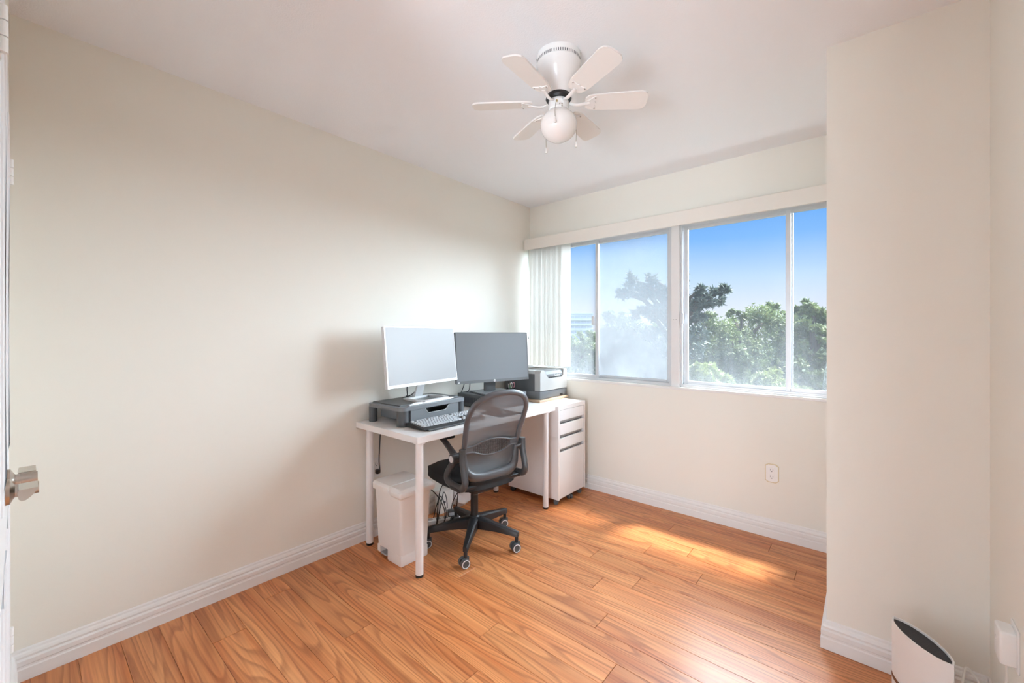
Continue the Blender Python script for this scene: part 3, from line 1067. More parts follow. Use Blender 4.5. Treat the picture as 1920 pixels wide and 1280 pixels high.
face = Matrix(((0, 0, 1, 0), (1, 0, 0, 0), (0, 1, 0, 0), (0, 0, 0, 1)))
text_obj('logo_lettering', 'hp', 0.011, M['text_dark'], lo, TB @ Matrix.Translation((0.0010, 0.0, -0.1705)) @ face, 0.0002)
MB().box(0.0, 0.0006, -0.296, -0.284, -0.174, -0.168, T=TB).build('badge', M['text_white'], mB)

# ---- monitor riser with drawer
rs = thing('monitor_riser', 'dark grey monitor riser with a pull-out drawer', 'monitor riser', (0.187, 1.622, DZ), R(3.5))
hx, hy, rt = 0.165, 0.262, RZ - DZ
out = []
for sx, sy in ((1, -1), (1, 1), (-1, 1), (-1, -1)):
    cxx, cyy, rr = sx * (hx - 0.04), sy * (hy - 0.04), 0.04
    a0 = {(1, -1): -90, (1, 1): 0, (-1, 1): 90, (-1, -1): 180}[(sx, sy)]
    for q in range(7):
        a = R(a0 + 15 * q)
        out.append((cxx + rr * math.cos(a), cyy + rr * math.sin(a)))
rim = MB().prism(out, rt - 0.026, rt - 0.006, 'z')
rim.build('top_rim', M['mid_grey'], rs, True)
tp = MB()
tp.rbox(-hx + 0.012, hx - 0.060, -hy + 0.035, hy - 0.012, rt - 0.008, rt, 0.003, 2)
tp.build('top_plate', M['dark_grey'], rs)
lip = MB()
lip.rbox(hx - 0.016, hx - 0.002, -hy + 0.05, hy - 0.05, rt - 0.008, rt - 0.001, 0.003, 2)
lip.build('front_tray_lip', M['mid_grey'], rs)
for lx, ly in ((hx - 0.036, -hy + 0.036), (hx - 0.036, hy - 0.036), (-hx + 0.030, -hy + 0.026), (-hx + 0.030, hy - 0.026)):
    big = 0.033 if lx > 0 else 0.024
    lg = MB().lathe([(big, 0.014), (big, rt - 0.026)], 28, (lx, ly, 0)).build('leg', M['dark_grey'], rs, True)
    MB().lathe([(big * 0.97, 0.0), (big * 1.0, 0.002), (big * 1.0, 0.0135)], 28, (lx, ly, 0)).build('foot', M['dark_grey'], lg, True)
dw = MB()
ys = hy - 0.074
dw.box(-hx + 0.04, hx - 0.014, -ys, -ys + 0.006, 0.022, rt - 0.030)
dw.box(-hx + 0.04, hx - 0.014, ys - 0.006, ys, 0.022, rt - 0.030)
dw.box(-hx + 0.04, hx - 0.014, -ys + 0.006, ys - 0.006, 0.020, 0.024)
dro = dw.build('drawer', M['mid_grey'], rs)
fr_ = [(-ys - 0.004, 0.018), (ys + 0.004, 0.018), (ys + 0.004, rt - 0.028), (0.105, rt - 0.028), (0.085, 0.060), (0.075, 0.056),
       (-0.055, 0.056), (-0.065, 0.060), (-0.085, rt - 0.028), (-ys - 0.004, rt - 0.028)]
df = MB()
concave_prism(df, fr_, hx - 0.014, hx - 0.006, 'x')
df.build('drawer_front', M['mid_grey'], dro)
pts = [(hx - 0.0055, 0.105, rt - 0.030), (hx - 0.0055, 0.085, 0.060), (hx - 0.0055, 0.075, 0.0565), (hx - 0.0055, -0.055, 0.0565), (hx - 0.0055, -0.065, 0.060), (hx - 0.0055, -0.085, rt - 0.030)]
MB().tube(pts, 0.0018, 6).build('grip_edge', M['silver'], dro, True)
MB().box(hx - 0.10, hx - 0.095, -ys + 0.006, ys - 0.006, 0.024, rt - 0.032).build('drawer_back', M['dark_grey'], dro)
# pens in the front tray
RT = Matrix.Translation((0.187, 1.622, 0)) @ Matrix.Rotation(R(3.5), 4, 'Z')


def pen(name, a, b, r, m, m2, label, cat='pen'):
    root = thing(name, label, cat, a)
    a, b = Vector(a), Vector(b)
    d = b - a
    MB().tube([(0, 0, 0), d * 0.9], r, 12).build('barrel', m, root, True)
    MB().tube([d * 0.9, d * 0.96, d], [r, r * 0.6, r * 0.15], 12).build('tip', m2, root, True)
    return root


a, b = RT @ Vector((hx - 0.028, -0.185, RZ - 0.001)), RT @ Vector((hx - 0.030, 0.15, RZ - 0.001))
pen('stylus', a, b, 0.0055, M['silver'], M['silver'], 'long silver stylus lying along the riser front')
a, b = RT @ Vector((hx - 0.046, -0.15, RZ - 0.0005)), RT @ Vector((hx - 0.044, 0.19, RZ - 0.0005))
pen('pen', a, b, 0.0065, M['silver'], M['white'], 'slim white-tipped pen behind the stylus on the riser')

# ---- keyboard
kb = thing('keyboard', 'black keyboard with pale keys on the desk', 'keyboard', (0.447, 1.632, DZ))
case = MB()
kw, kd = 0.232, 0.088
case.prism([(-kd, 0.006), (kd, 0.004), (kd + 0.002, 0.010), (kd - 0.03, 0.018), (-kd + 0.03, 0.030), (-kd, 0.024)], -kw, kw, 'y')
case.build('case', M['black'], kb)
MB().prism([(kd - 0.03, 0.004), (kd + 0.016, 0.003), (kd + 0.016, 0.007), (kd - 0.03, 0.014)], -kw + 0.02, kw - 0.02, 'y').build('palm_edge', M['dark_grey'], kb)
for fy in (-0.18, 0.18):
    MB().box(-kd + 0.01, -kd + 0.03, fy - 0.02, fy + 0.02, 0, 0.008).build('foot', M['black'], kb)
    MB().box(kd - 0.04, kd - 0.02, fy - 0.02, fy + 0.02, 0, 0.006).build('foot', M['black'], kb)
keys = MB()


def keycap(x, y, wy):
    z = 0.0185 + (0.030 - 0.018) * ((kd - 0.03) - x) / (2 * kd - 0.06)
    x += 0.011
    s, t, hh = 0.0078, 0.0060, 0.006
    a = wy / 2 - 0.0018
    vs = [(x - s, y - a, z - 0.002), (x + s, y - a, z - 0.002), (x + s, y + a, z - 0.002), (x - s, y + a, z - 0.002),
          (x - t, y - a + 0.002, z + hh), (x + t, y - a + 0.002, z + hh), (x + t, y + a - 0.002, z + hh), (x - t, y + a - 0.002, z + hh)]
    keys.add(vs, [(4, 5, 6, 7), (0, 1, 5, 4), (1, 2, 6, 5), (2, 3, 7, 6), (3, 0, 4, 7)])


rows = [(-0.062, [(0.019, 1)] * 1 + [(0.012, 0)] + [(0.019, 1)] * 4 + [(0.008, 0)] + [(0.019, 1)] * 4 + [(0.008, 0)] + [(0.019, 1)] * 4),
        (-0.036, [(0.019, 1)] * 13 + [(0.036, 1)]),
        (-0.0165, [(0.028, 1)] + [(0.019, 1)] * 12 + [(0.027, 1)]),
        (0.003, [(0.033, 1)] + [(0.019, 1)] * 11 + [(0.041, 1)]),
        (0.0225, [(0.043, 1)] + [(0.019, 1)] * 10 + [(0.050, 1)]),
        (0.042, [(0.026, 1), (0.022, 1), (0.022, 1), (0.115, 1), (0.022, 1), (0.022, 1), (0.024, 1), (0.028, 1)])]
for x, ks in rows:
    y = -kw + 0.012
    for w_, on in ks:
        if on:
            keycap(x, y + w_ / 2, w_)
        y += w_
    y = -kw + 0.012 + 0.292
    for i in range(3):
        if x < 0 or x > 0.03 or i == 1 and x > 0.01:
            keycap(x, y + i * 0.019 + 0.0095, 0.019)
    y += 0.066
    for i in range(4):
        keycap(x, y + i * 0.019 + 0.0095, 0.019)
ko = keys.build('keycaps', M['key'], kb)
ko['kind'] = 'stuff'

mp = MB().rbox(-0.11, 0.11, -0.10, 0.10, 0, 0.003, 0.001, 1).build('mouse_pad', M['black'], loc=(0.487, 2.06, DZ))
mp.rotation_euler.z = R(-4)
tag(mp, 'thin black mouse pad behind the chair back', 'mouse pad')
ms = thing('computer_mouse', 'black computer mouse on the mouse pad', 'mouse', (0.475, 2.04, DZ + 0.003))
sm = MB()
bm = bmesh.new()
bmesh.ops.create_uvsphere(bm, u_segments=20, v_segments=12, radius=1)
for v in bm.verts:
    v.co = Vector((v.co.x * 0.056, v.co.y * 0.031, max(0, v.co.z) * 0.036 * (1 - 0.25 * v.co.x)))
sm.bm(bm)
sm.build('shell', M['black'], ms, True)
MB().cyl((-0.03, -0.004, 0.028), (-0.03, 0.004, 0.028), 0.009, n=16).build('scroll_wheel', M['dark_grey'], ms, True)
pp = MB().box(-0.05, 0.05, -0.07, 0.07, 0, 0.0015).build('paper_sheet', M['paper'], loc=(0.335, 1.985, DZ))
pp.rotation_euler.z = R(12)
tag(pp, 'small white paper between riser and computer box', 'paper')

# ---- pen cup beside the printer
cup = thing('pen_cup', 'black pen cup between dark monitor and printer', 'cup', (0.335, 2.513, UZ1 + 0.0185) if False else (0.20, 2.497, DZ))
MB().lathe([(0.0, 0.004), (0.031, 0.004), (0.034, 0.10), (0.037, 0.10), (0.034, 0.0), (0.0, 0.0)], 24).build('body', M['black'], cup, True)
cb = Vector((0.20, 2.497, DZ + 0.005))
pen('pencil', cb + Vector((0.006, -0.012, 0)), cb + Vector((0.016, -0.026, 0.140)), 0.0036, M['green_pen'], M['wood_board'], 'green pencil standing in the black pen cup', 'pencil')
pen('ballpoint_pen', cb + Vector((-0.006, -0.004, 0)), cb + Vector((-0.006, -0.020, 0.146)), 0.004, M['white'], M['black'], 'white pen standing in the black pen cup')
pen('marker', cb + Vector((0.0, 0.012, 0)), cb + Vector((0.02, 0.006, 0.135)), 0.0045, M['black'], M['black'], 'black marker standing in the black pen cup', 'marker')
sc = thing('scissors', 'pink-handled scissors standing in the black pen cup', 'scissors', cb + Vector((0.008, 0.012, 0)))
MB().prism([(-0.004, 0.0), (0.004, 0.0), (0.008, 0.095), (-0.008, 0.095)], -0.001, 0.001, 'x').build('blades', M['steel'], sc)
for s in (-1, 1):
    ring = [(0.0, s * 0.013 + 0.011 * math.cos(2 * PI * q / 16), 0.117 + 0.019 * math.sin(2 * PI * q / 16)) for q in range(16)]
    MB().tube(ring, 0.0036, 8, closed=True).build('handle', M['pink'] if s > 0 else M['plug_white'], sc, True)


# ---- cables on and under the desk
def cable(name, pts, r, m, label, cat='cable', group=None):
    o = MB().tube(smooth_path(pts, 7), r, 7).build(name, m, None, True)
    return tag(o, label, cat, group)


cable('power_cable', [(0.150, 1.60, 0.985), (0.120, 1.585, 0.92), (0.10, 1.60, 0.862), (0.06, 1.62, RZ + 0.006), (0.025, 1.63, 0.82), (0.012, 1.62, 0.76), (0.008, 1.60, 0.74)], 0.0032, M['cable'], 'black cable dropping from the silver monitor, left one')
cable('video_cable', [(0.150, 1.635, 0.985), (0.150, 1.650, 0.93), (0.128, 1.63, 0.875), (0.09, 1.60, RZ + 0.007), (0.03, 1.59, 0.83), (0.006, 1.57, 0.75)], 0.0032, M['cable'], 'black cable with a plug under the silver monitor, right one')
cable('power_cable', [(0.115, 2.13, 0.98), (0.09, 2.11, 0.90), (0.065, 2.10, 0.828), (0.028, 2.10, 0.80), (0.012, 2.11, 0.74)], 0.003, M['cable'], 'black cable left behind the dark monitor')
cable('video_cable', [(0.115, 2.17, 0.98), (0.10, 2.155, 0.90), (0.085, 2.15, 0.828), (0.028, 2.14, 0.81), (0.012, 2.15, 0.74)], 0.003, M['cable'], 'black cable next to the neck of the dark monitor')
cable('power_cable', [(0.009, 1.462, 0.725), (0.010, 1.464, 0.66), (0.012, 1.456, 0.55), (0.016, 1.45, 0.46), (0.028, 1.448, 0.40), (0.024, 1.445, 0.392)], 0.0036, M['cable'], 'black cable hanging to the outlet behind the bin')


# ---- wall outlets
def outlet(loc, rz, label, plate_m):
    root = thing('wall_outlet', label, 'outlet', loc, rz)
    # local: plate lies in xz, facing -y
    def octo(w, h, c):
        return [(-w, -h + c), (-w * 0.55, -h), (w * 0.55, -h), (w, -h + c), (w, h - c), (w * 0.55, h), (-w * 0.55, h), (-w, h - c)]
    MB().prism(octo(0.037, 0.058, 0.012), -0.004, 0.0, 'y').build('back_plate', plate_m, root)
    MB().prism(octo(0.032, 0.052, 0.010), -0.007, -0.004, 'y').build('cover', M['plug_white'], root)
    for s in (-1, 1):
        f_ = MB().rbox(-0.015, 0.015, -0.0095, -0.006, s * 0.021 - 0.015, s * 0.021 + 0.015, 0.001, 1).build('socket', M['plug_white'], root)
        q = MB()
        q.box(-0.008, -0.0062, -0.0099, -0.0090, s * 0.021 - 0.002, s * 0.021 + 0.007)
        q.box(0.0052, 0.007, -0.0099, -0.0090, s * 0.021 - 0.001, s * 0.021 + 0.006)
        q.cyl((0, -0.0099, s * 0.021 - 0.008), (0, -0.0090, s * 0.021 - 0.008), 0.0026, n=10)
        q.build('slots', M['text_dark'], f_)
    return root


outlet((1.886, W, 0.393), 0, 'ivory-edged wall outlet under the right window unit', M['ivory'])
outlet((0.0, 1.436, 0.42), PI / 2, 'white wall outlet behind the white bin', M['plug_white'])
pl = thing('power_plug', 'black plug in the outlet behind the bin', 'plug', (0.0095, 1.436, 0.399))
MB().rbox(0.0, 0.026, -0.011, 0.011, -0.013, 0.013, 0.004, 2).build('body', M['cable'], pl)

# ---- bin
BX, BY = 0.325, 1.408
bn = thing('waste_bin', 'white plastic pedal bin under the near end of the desk', 'bin', (BX, BY, 0))


def rrect(hx_, hy_, r, n=5):
    o_ = []
    for sx, sy, a0 in ((1, -1, -90), (1, 1, 0), (-1, 1, 90), (-1, -1, 180)):
        for q in range(n + 1):
            a = R(a0 + 90 * q / n)
            o_.append((sx * (hx_ - r) + r * math.cos(a), sy * (hy_ - r) + r * math.sin(a)))
    return o_


def loft(mb, rings, cap=True):
    n = len(rings[0][0])
    vs, fs = [], []
    for poly, z in rings:
        vs += [(x, y, z) for x, y in poly]
    for i in range(len(rings) - 1):
        for k_ in range(n):
            l = (k_ + 1) % n
            fs.append((i * n + k_, i * n + l, (i + 1) * n + l, (i + 1) * n + k_))
    if cap:
        fs.append(tuple(reversed(range(n))))
        fs.append(tuple((len(rings) - 1) * n + k_ for k_ in range(n)))
    return mb.add(vs, fs)


bb = MB()
loft(bb, [(rrect(0.114, 0.090, 0.018), 0.060), (rrect(0.119, 0.095, 0.019), 0.18), (rrect(0.127, 0.103, 0.02), 0.385)])
# foot ring with the pedal notch in the face towards -y
bb.prism([(-0.112, -0.090), (-0.086, -0.090), (-0.086, -0.035), (-0.112, -0.035)], 0.022, 0.062, 'z')
bb.rbox(-0.018, 0.1125, -0.0895, 0.0895, 0.0, 0.064, 0.006, 2)
bb.rbox(-0.112, -0.015, -0.035, 0.0895, 0.0, 0.064, 0.006, 2)
bb.build('body', M['bin'], bn, True, auto=35)
MB().rbox(-0.082, -0.022, -0.092, -0.03, 0.016, 0.026, 0.003, 1).build('pedal', M['drawer_gap'], bn)
ld = MB()
loft(ld, [(rrect(0.139, 0.113, 0.022), 0.380), (rrect(0.141, 0.115, 0.024), 0.408), (rrect(0.137, 0.111, 0.022), 0.416), (rrect(0.128, 0.102, 0.02), 0.422)])
ldo = ld.build('lid', M['bin'], bn, True, auto=30)
hl = MB()
hl.tube([(0.035, -0.117, 0.395), (0.035, -0.112, 0.418), (0.035, -0.100, 0.4232), (0.035, 0.100, 0.4232), (0.035, 0.112, 0.418)], 0.0028, 6)
hl.build('lid_hinge_line', M['plug_white'], ldo, True)
fl_ = MB()
fl_.rbox(0.045, 0.146, -0.119, 0.119, 0.374, 0.412, 0.012, 3)
fl_.build('lid_front', M['bin'], ldo, True)

# ---- under the desk: power strip, junction box, cables
st = thing('power_strip', 'white power strip on the floor behind the chair base', 'power strip', (0.20, 1.835, 0), R(62))
MB().rbox(-0.15, 0.15, -0.027, 0.027, 0.0, 0.034, 0.006, 2).build('body', M['plug_white'], st, True)
for i in range(5):
    so = MB().rbox(-0.118 + i * 0.05, -0.088 + i * 0.05, -0.016, 0.016, 0.033, 0.0355, 0.001, 1).build('socket', M['drawer_gap'], st)
ad = thing('plug_adapter', 'grey plug adapter on the power strip', 'adapter', (0.215, 1.865, 0.036), R(62))
MB().rbox(-0.022, 0.022, -0.018, 0.018, 0.0, 0.042, 0.005, 2).build('body', M['dark_grey'], ad, True)
MB().rbox(-0.018, 0.018, -0.0195, -0.017, 0.008, 0.03, 0.002, 1).build('face', M['silver'], ad)
ad = thing('plug_adapter', 'silver plug adapter lying by the power strip', 'adapter', (0.262, 1.782, 0.0), R(40))
MB().rbox(-0.03, 0.03, -0.018, 0.018, 0.0, 0.03, 0.005, 2).build('body', M['silver'], ad, True)
MB().rbox(0.029, 0.036, -0.012, 0.012, 0.006, 0.024, 0.002, 1).build('socket', M['black'], ad)
jb = thing('router_box', 'white plastic box standing against the baseboard under the desk', 'router', (0.056, 1.94, 0))
MB().rbox(-0.030, 0.030, -0.06, 0.06, 0.0, 0.15, 0.008, 2).build('body', M['plug_white'], jb, True)
MB().box(0.0295, 0.0308, -0.025, -0.010, 0.07, 0.085).build('port', M['text_dark'], jb)
sk = thing('white_bag', 'crumpled white bag on the floor behind the chair base', 'bag', (0.075, 2.10, 0))
bm = bmesh.new()
bmesh.ops.create_uvsphere(bm, u_segments=20, v_segments=14, radius=1)
rr_ = random.Random(5)
for v in bm.verts:
    k_ = 1 + 0.14 * math.sin(7 * v.co.x + 5 * v.co.z) + rr_.uniform(-0.05, 0.05)
    v.co = Vector((v.co.x * 0.052 * k_, v.co.y * 0.085 * k_, max(0.0, 0.10 + v.co.z * 0.10 * k_)))
MB().bm(bm).build('body', M['paper'], sk, True)
cset = [
    ('black cable looping up from the power strip beside the bin', [(0.23, 1.80, 0.04), (0.26, 1.77, 0.12), (0.24, 1.74, 0.20), (0.17, 1.72, 0.245), (0.09, 1.70, 0.20), (0.05, 1.69, 0.10), (0.06, 1.70, 0.01)]),
    ('black cable dropping steeply past the power strip', [(0.30, 1.80, 0.33), (0.255, 1.79, 0.30), (0.225, 1.765, 0.24), (0.215, 1.75, 0.12), (0.205, 1.745, 0.012), (0.17, 1.70, 0.005)]),
    ('black cable arching over the power strip', [(0.24, 1.72, 0.006), (0.24, 1.74, 0.09), (0.20, 1.80, 0.165), (0.15, 1.86, 0.18), (0.13, 1.90, 0.12), (0.16, 1.88, 0.07)]),
    ('black cable lying on the floor round the power strip', [(0.13, 1.64, 0.006), (0.18, 1.67, 0.006), (0.23, 1.70, 0.006), (0.26, 1.74, 0.02), (0.24, 1.80, 0.06), (0.20, 1.83, 0.10), (0.13, 1.85, 0.15), (0.10, 1.84, 0.09), (0.11, 1.80, 0.006)]),
    ('black cable rising from the grey adapter behind the chair', [(0.215, 1.865, 0.078), (0.22, 1.885, 0.14), (0.25, 1.92, 0.22), (0.24, 1.98, 0.28), (0.15, 2.0, 0.20), (0.13, 1.99, 0.006)]),
]
for lb, pts in cset:
    cable('power_cable', pts, 0.0032, M['cable'], lb)
cable('white_cable', [(0.16, 1.62, 0.007), (0.20, 1.66, 0.007), (0.235, 1.72, 0.010), (0.25, 1.76, 0.015), (0.235, 1.785, 0.02)], 0.0045, M['cable_white'], 'white cable on the floor beside the bin')


# ================================================================== OFFICE CHAIR
CHX, CHY = 0.530, 1.774
ch = thing('office_chair', 'black mesh-back office chair pushed up to the desk', 'chair', (CHX, CHY, 0), R(-10))


def back_x(z):
    pts = [(0.36, 0.200), (0.45, 0.185), (0.52, 0.170), (0.60, 0.170), (0.68, 0.190), (0.76, 0.218), (0.84, 0.250), (0.94, 0.295)]
    if z <= pts[0][0]:
        return pts[0][1]
    for (za, xa), (zb, xb_) in zip(pts[:-1], pts[1:]):
        if z <= zb:
            t = (z - za) / (zb - za)
            t = t * t * (3 - 2 * t) * 0.3 + t * 0.7
            return xa + (xb_ - xa) * t
    return pts[-1][1]


half = [(0.0, 0.452), (0.085, 0.455), (0.147, 0.472), (0.177, 0.515), (0.187, 0.60), (0.191, 0.68), (0.200, 0.76), (0.197, 0.83), (0.170, 0.880), (0.103, 0.917), (0.0, 0.929)]
loop2 = half + [(-y_, z_) for y_, z_ in reversed(half[1:-1])]
path = smooth_path([(0, y_, z_) for y_, z_ in loop2], 7, closed=True)
path = [Vector((back_x(q.z), q.y, q.z)) for q in path]
rad = [0.0165 + 0.012 * max(0.0, min(1.0, (0.56 - q.z) / 0.10)) for q in path]
fr = MB().tube(path, rad, 12, closed=True, up=(1, 0, 0), flat=0.72)
bfr = fr.build('back_frame', M['chair_frame'], ch, True)
# mesh panel
half_s = [q for q in smooth_path([(0, y_, z_) for y_, z_ in half], 7)]


def half_w(z):
    best = 0.0
    for a, b in zip(half_s[:-1], half_s[1:]):
        if (a.z - z) * (b.z - z) <= 0 and abs(a.z - b.z) > 1e-6:
            t = (z - a.z) / (b.z - a.z)
            best = max(best, a.y + (b.y - a.y) * t)
    return best


NZ, NY = 28, 14
vs, fs = [], []
for i in range(NZ + 1):
    z = 0.4535 + (0.9275 - 0.4535) * i / NZ
    w_ = half_w(z)
    for j in range(NY + 1):
        u = -1 + 2 * j / NY
        vs.append((back_x(z) - 0.012 - 0.015 * (1 - u * u), u * w_, z))
for i in range(NZ):
    for j in range(NY):
        a = i * (NY + 1) + j
        fs.append((a, a + 1, a + NY + 2, a + NY + 1))
MB().add(vs, fs).build('mesh_panel', M['mesh_fabric'], ch, True, auto=180)
# lumbar bar: leaf shaped lattice
lum_x = lambda y: back_x(0.61) + 0.010 - 0.5 * (0.2 ** 2 - y * y) * 0.15


def lum_edges(y):
    t = abs(y) / 0.195
    c = max(0.0, 1 - (abs(y) / 0.13) ** 2)
    return 0.617 - 0.016 - 0.032 * c, 0.617 + 0.016 + 0.022 * c


ysn = [-0.184 + 0.368 * i / 26 for i in range(27)]
lb = MB()
lb.tube([(lum_x(y), y, lum_edges(y)[0]) for y in ysn], 0.0055, 8)
lb.tube([(lum_x(y), y, lum_edges(y)[1]) for y in ysn], 0.0055, 8)
lbo = lb.build('lumbar_bar', M['chair_frame'], ch, True)
lt = MB()
for y in [-0.128 + 0.256 * i / 20 for i in range(21)]:
    a, b = lum_edges(y)
    lt.tube([(lum_x(y), y, a), (lum_x(y), y, b)], 0.0022, 5)
for f_ in (0.2, 0.4, 0.6, 0.8):
    lt.tube([(lum_x(y), y, lum_edges(y)[0] * (1 - f_) + lum_edges(y)[1] * f_) for y in ysn[4:-4]], 0.0022, 5)
lt.build('lumbar_lattice', M['chair_grey'], lbo)
for s in (-1, 1):
    en = MB()
    yy = [s * (0.125 + 0.058 * i / 6) for i in range(7)]
    vs = [(lum_x(y) + 0.001, y, lum_edges(y)[0]) for y in yy] + [(lum_x(y) + 0.001, y, lum_edges(y)[1]) for y in yy]
    en.add(vs, [(i, i + 1, 8 + i, 7 + i) for i in range(6)])
    en.build('lumbar_end', M['chair_frame'], lbo)
# seat
bm = bmesh.new()
bmesh.ops.create_cube(bm, size=1.0)
bmesh.ops.subdivide_edges(bm, edges=bm.edges[:], cuts=9, use_grid_fill=True)
for v in bm.verts:
    p = v.co.copy() * 2
    ux, uy = p.x, p.y
    k_ = 1.0 / max(1e-6, (abs(ux) ** 4 + abs(uy) ** 4) ** 0.25) * max(abs(ux), abs(uy)) if max(abs(ux), abs(uy)) > 0 else 1
    rx, ry = ux * k_, uy * k_
    e = max(abs(ux), abs(uy))
    drop = 0.026 * e ** 5
    zz = 0.416 + (0.052 - drop if p.z > 0 else -0.052 + drop * 1.0) * abs(p.z)
    zz += 0.010 * (-rx) * 0.5 - 0.02 * max(0, -rx - 0.7) / 0.3
    v.co = Vector((-0.035 + rx * 0.238 * (1 - 0.03 * (1 - abs(p.z))), ry * (0.218 - 0.014 * max(0, rx)), zz))
MB().bm(bm).build('seat', M['black_fabric'], ch, True, auto=180)
mech = MB()
mech.rbox(-0.12, 0.10, -0.075, 0.075, 0.325, 0.372, 0.008, 2)
mech.build('tilt_mechanism', M['black'], ch, True)
lv = MB()
lv.tube([(0.02, 0.06, 0.352), (0.02, 0.19, 0.352)], 0.005, 10)
lvo = lv.build('height_lever', M['dark_grey'], ch, True)
MB().tube([(0.02, 0.185, 0.352), (0.02, 0.19, 0.352), (0.02, 0.225, 0.350), (0.02, 0.23, 0.350)], [0.006, 0.011, 0.012, 0.006], 12).build('lever_knob', M['silver'], lvo, True)
gl = MB()
gl.cyl((0, 0, 0.15), (0, 0, 0.288), 0.0225, n=24)
glo = gl.build('gas_lift', M['black'], ch, True)
MB().cyl((0, 0, 0.288), (0, 0, 0.327), 0.0145, n=20).build('piston', M['chrome'], glo, True)


# arms
def chair_arm(s):
    yy = 0.210 * s
    lp = [(0.196, 0.212, 0.632), (0.198, 0.212, 0.57), (0.215, 0.212, 0.50), (0.222, 0.212, 0.455), (0.195, 0.212, 0.424), (0.12, 0.212, 0.418),
          (0.050, 0.212, 0.428), (0.040, 0.211, 0.465), (0.082, 0.210, 0.520), (0.132, 0.210, 0.572)]
    pth = smooth_path([(a, b * s, c) for a, b, c in lp], 5)
    n_ = len(pth)
    arm = MB().tube(pth, [0.021] * n_, 10, up=(0, 1, 0), flat=0.8).build('arm_support', M['chair_grey'], ch, True)
    MB().rbox(0.09, 0.19, min(s * 0.07, s * 0.232), max(s * 0.07, s * 0.212), 0.400, 0.420, 0.006, 2).build('arm_bracket', M['black'], arm)
    # joint to the back frame
    MB().tube([(0.198, 0.214 * s, 0.60), (0.186, 0.202 * s, 0.59), (back_x(0.58), 0.186 * s, 0.58)], [0.016, 0.018, 0.016], 10).build('back_bracket', M['chair_grey'], arm, True)
    MB().cyl((0.135, yy - 0.024 * s, 0.573), (0.135, yy + 0.034 * s, 0.573), 0.0275, n=28).build('pivot', M['chair_grey'], arm, True)
    MB().cyl((0.135, yy + 0.034 * s, 0.573), (0.135, yy + 0.0365 * s, 0.573), 0.0185, n=24).build('pivot_cap', M['silver'], arm, True)
    bar = smooth_path([(0.135, yy, 0.573), (0.06, yy - 0.002 * s, 0.612), (-0.005, yy - 0.006 * s, 0.640), (-0.06, yy - 0.012 * s, 0.652), (-0.13, yy - 0.016 * s, 0.655)], 4)
    MB().tube(bar, [0.022, 0.021, 0.020, 0.019] + [0.018] * (len(bar) - 4), 10, up=(0, 0, 1), flat=0.75).build('arm_bar', M['chair_grey'], arm, True)
    pd = MB()
    pd.rbox(-0.235, 0.045, yy - 0.052 * s if s > 0 else yy - 0.020, yy + 0.020 if s > 0 else yy + 0.052, 0.656, 0.682, 0.012, 3)
    pd.build('arm_pad', M['black'], arm, True)


chair_arm(-1)
chair_arm(1)
# five-star base
base = MB()
base.lathe([(0.0, 0.165), (0.026, 0.165), (0.036, 0.155), (0.040, 0.120), (0.034, 0.092), (0.0, 0.092)], 28)
bso = base.build('base_hub', M['black'], ch, True)
leg_p = None
for i in range(5):
    a = R(-54.5 + 10 + 72 * i)
    T = Matrix.Rotation(a, 4, 'Z')
    lg = MB()
    secs = [(0.02, 0.030, 0.092, 0.160), (0.06, 0.026, 0.094, 0.154), (0.15, 0.020, 0.094, 0.138), (0.245, 0.0155, 0.088, 0.120), (0.281, 0.0135, 0.084, 0.114), (0.287, 0.011, 0.086, 0.110)]
    vs, fs = [], []
    for (x, w_, z0, z1) in secs:
        vs += [(x, -w_, z0), (x, w_, z0), (x, w_, z1 - 0.008), (x, w_ * 0.6, z1), (x, -w_ * 0.6, z1), (x, -w_, z1 - 0.008)]
    for q in range(len(secs) - 1):
        for k_ in range(6):
            l = (k_ + 1) % 6
            fs.append((q * 6 + k_, q * 6 + l, (q + 1) * 6 + l, (q + 1) * 6 + k_))
    fs += [tuple(range(6)), tuple(range(30, 36))]
    lg.add([T @ Vector(v) for v in vs], fs)
    lg.cyl(T @ Vector((0.274, 0, 0.050)), T @ Vector((0.274, 0, 0.095)), 0.0105, n=14)
    lgo = lg.build('base_leg', M['black'], ch, True)
    ca = R((72, 66, 60, 80, 70)[i] + 10)
    TC = Matrix.Translation(T @ Vector((0.274, 0, 0))) @ Matrix.Rotation(ca, 4, 'Z')
    cs = MB()
    cs.rbox(-0.022, 0.022, -0.006, 0.006, 0.022, 0.056, 0.008, 2, T=TC)
    for s in (-1, 1):
        cs.cyl(TC @ Vector((-0.008, s * 0.007, 0.0255)), TC @ Vector((-0.008, s * 0.024, 0.0255)), 0.0255, n=26)
    cso = cs.build('caster', M['dark_grey'], lgo, True)
    for s in (-1, 1):
        rg = [TC @ Vector((-0.008 + 0.0205 * math.cos(2 * PI * q / 24), s * 0.0242, 0.0255 + 0.0205 * math.sin(2 * PI * q / 24))) for q in range(24)]
        MB().tube(rg, 0.0024, 6, closed=True).build('wheel_ring', M['wheel_ring'], lgo, True)

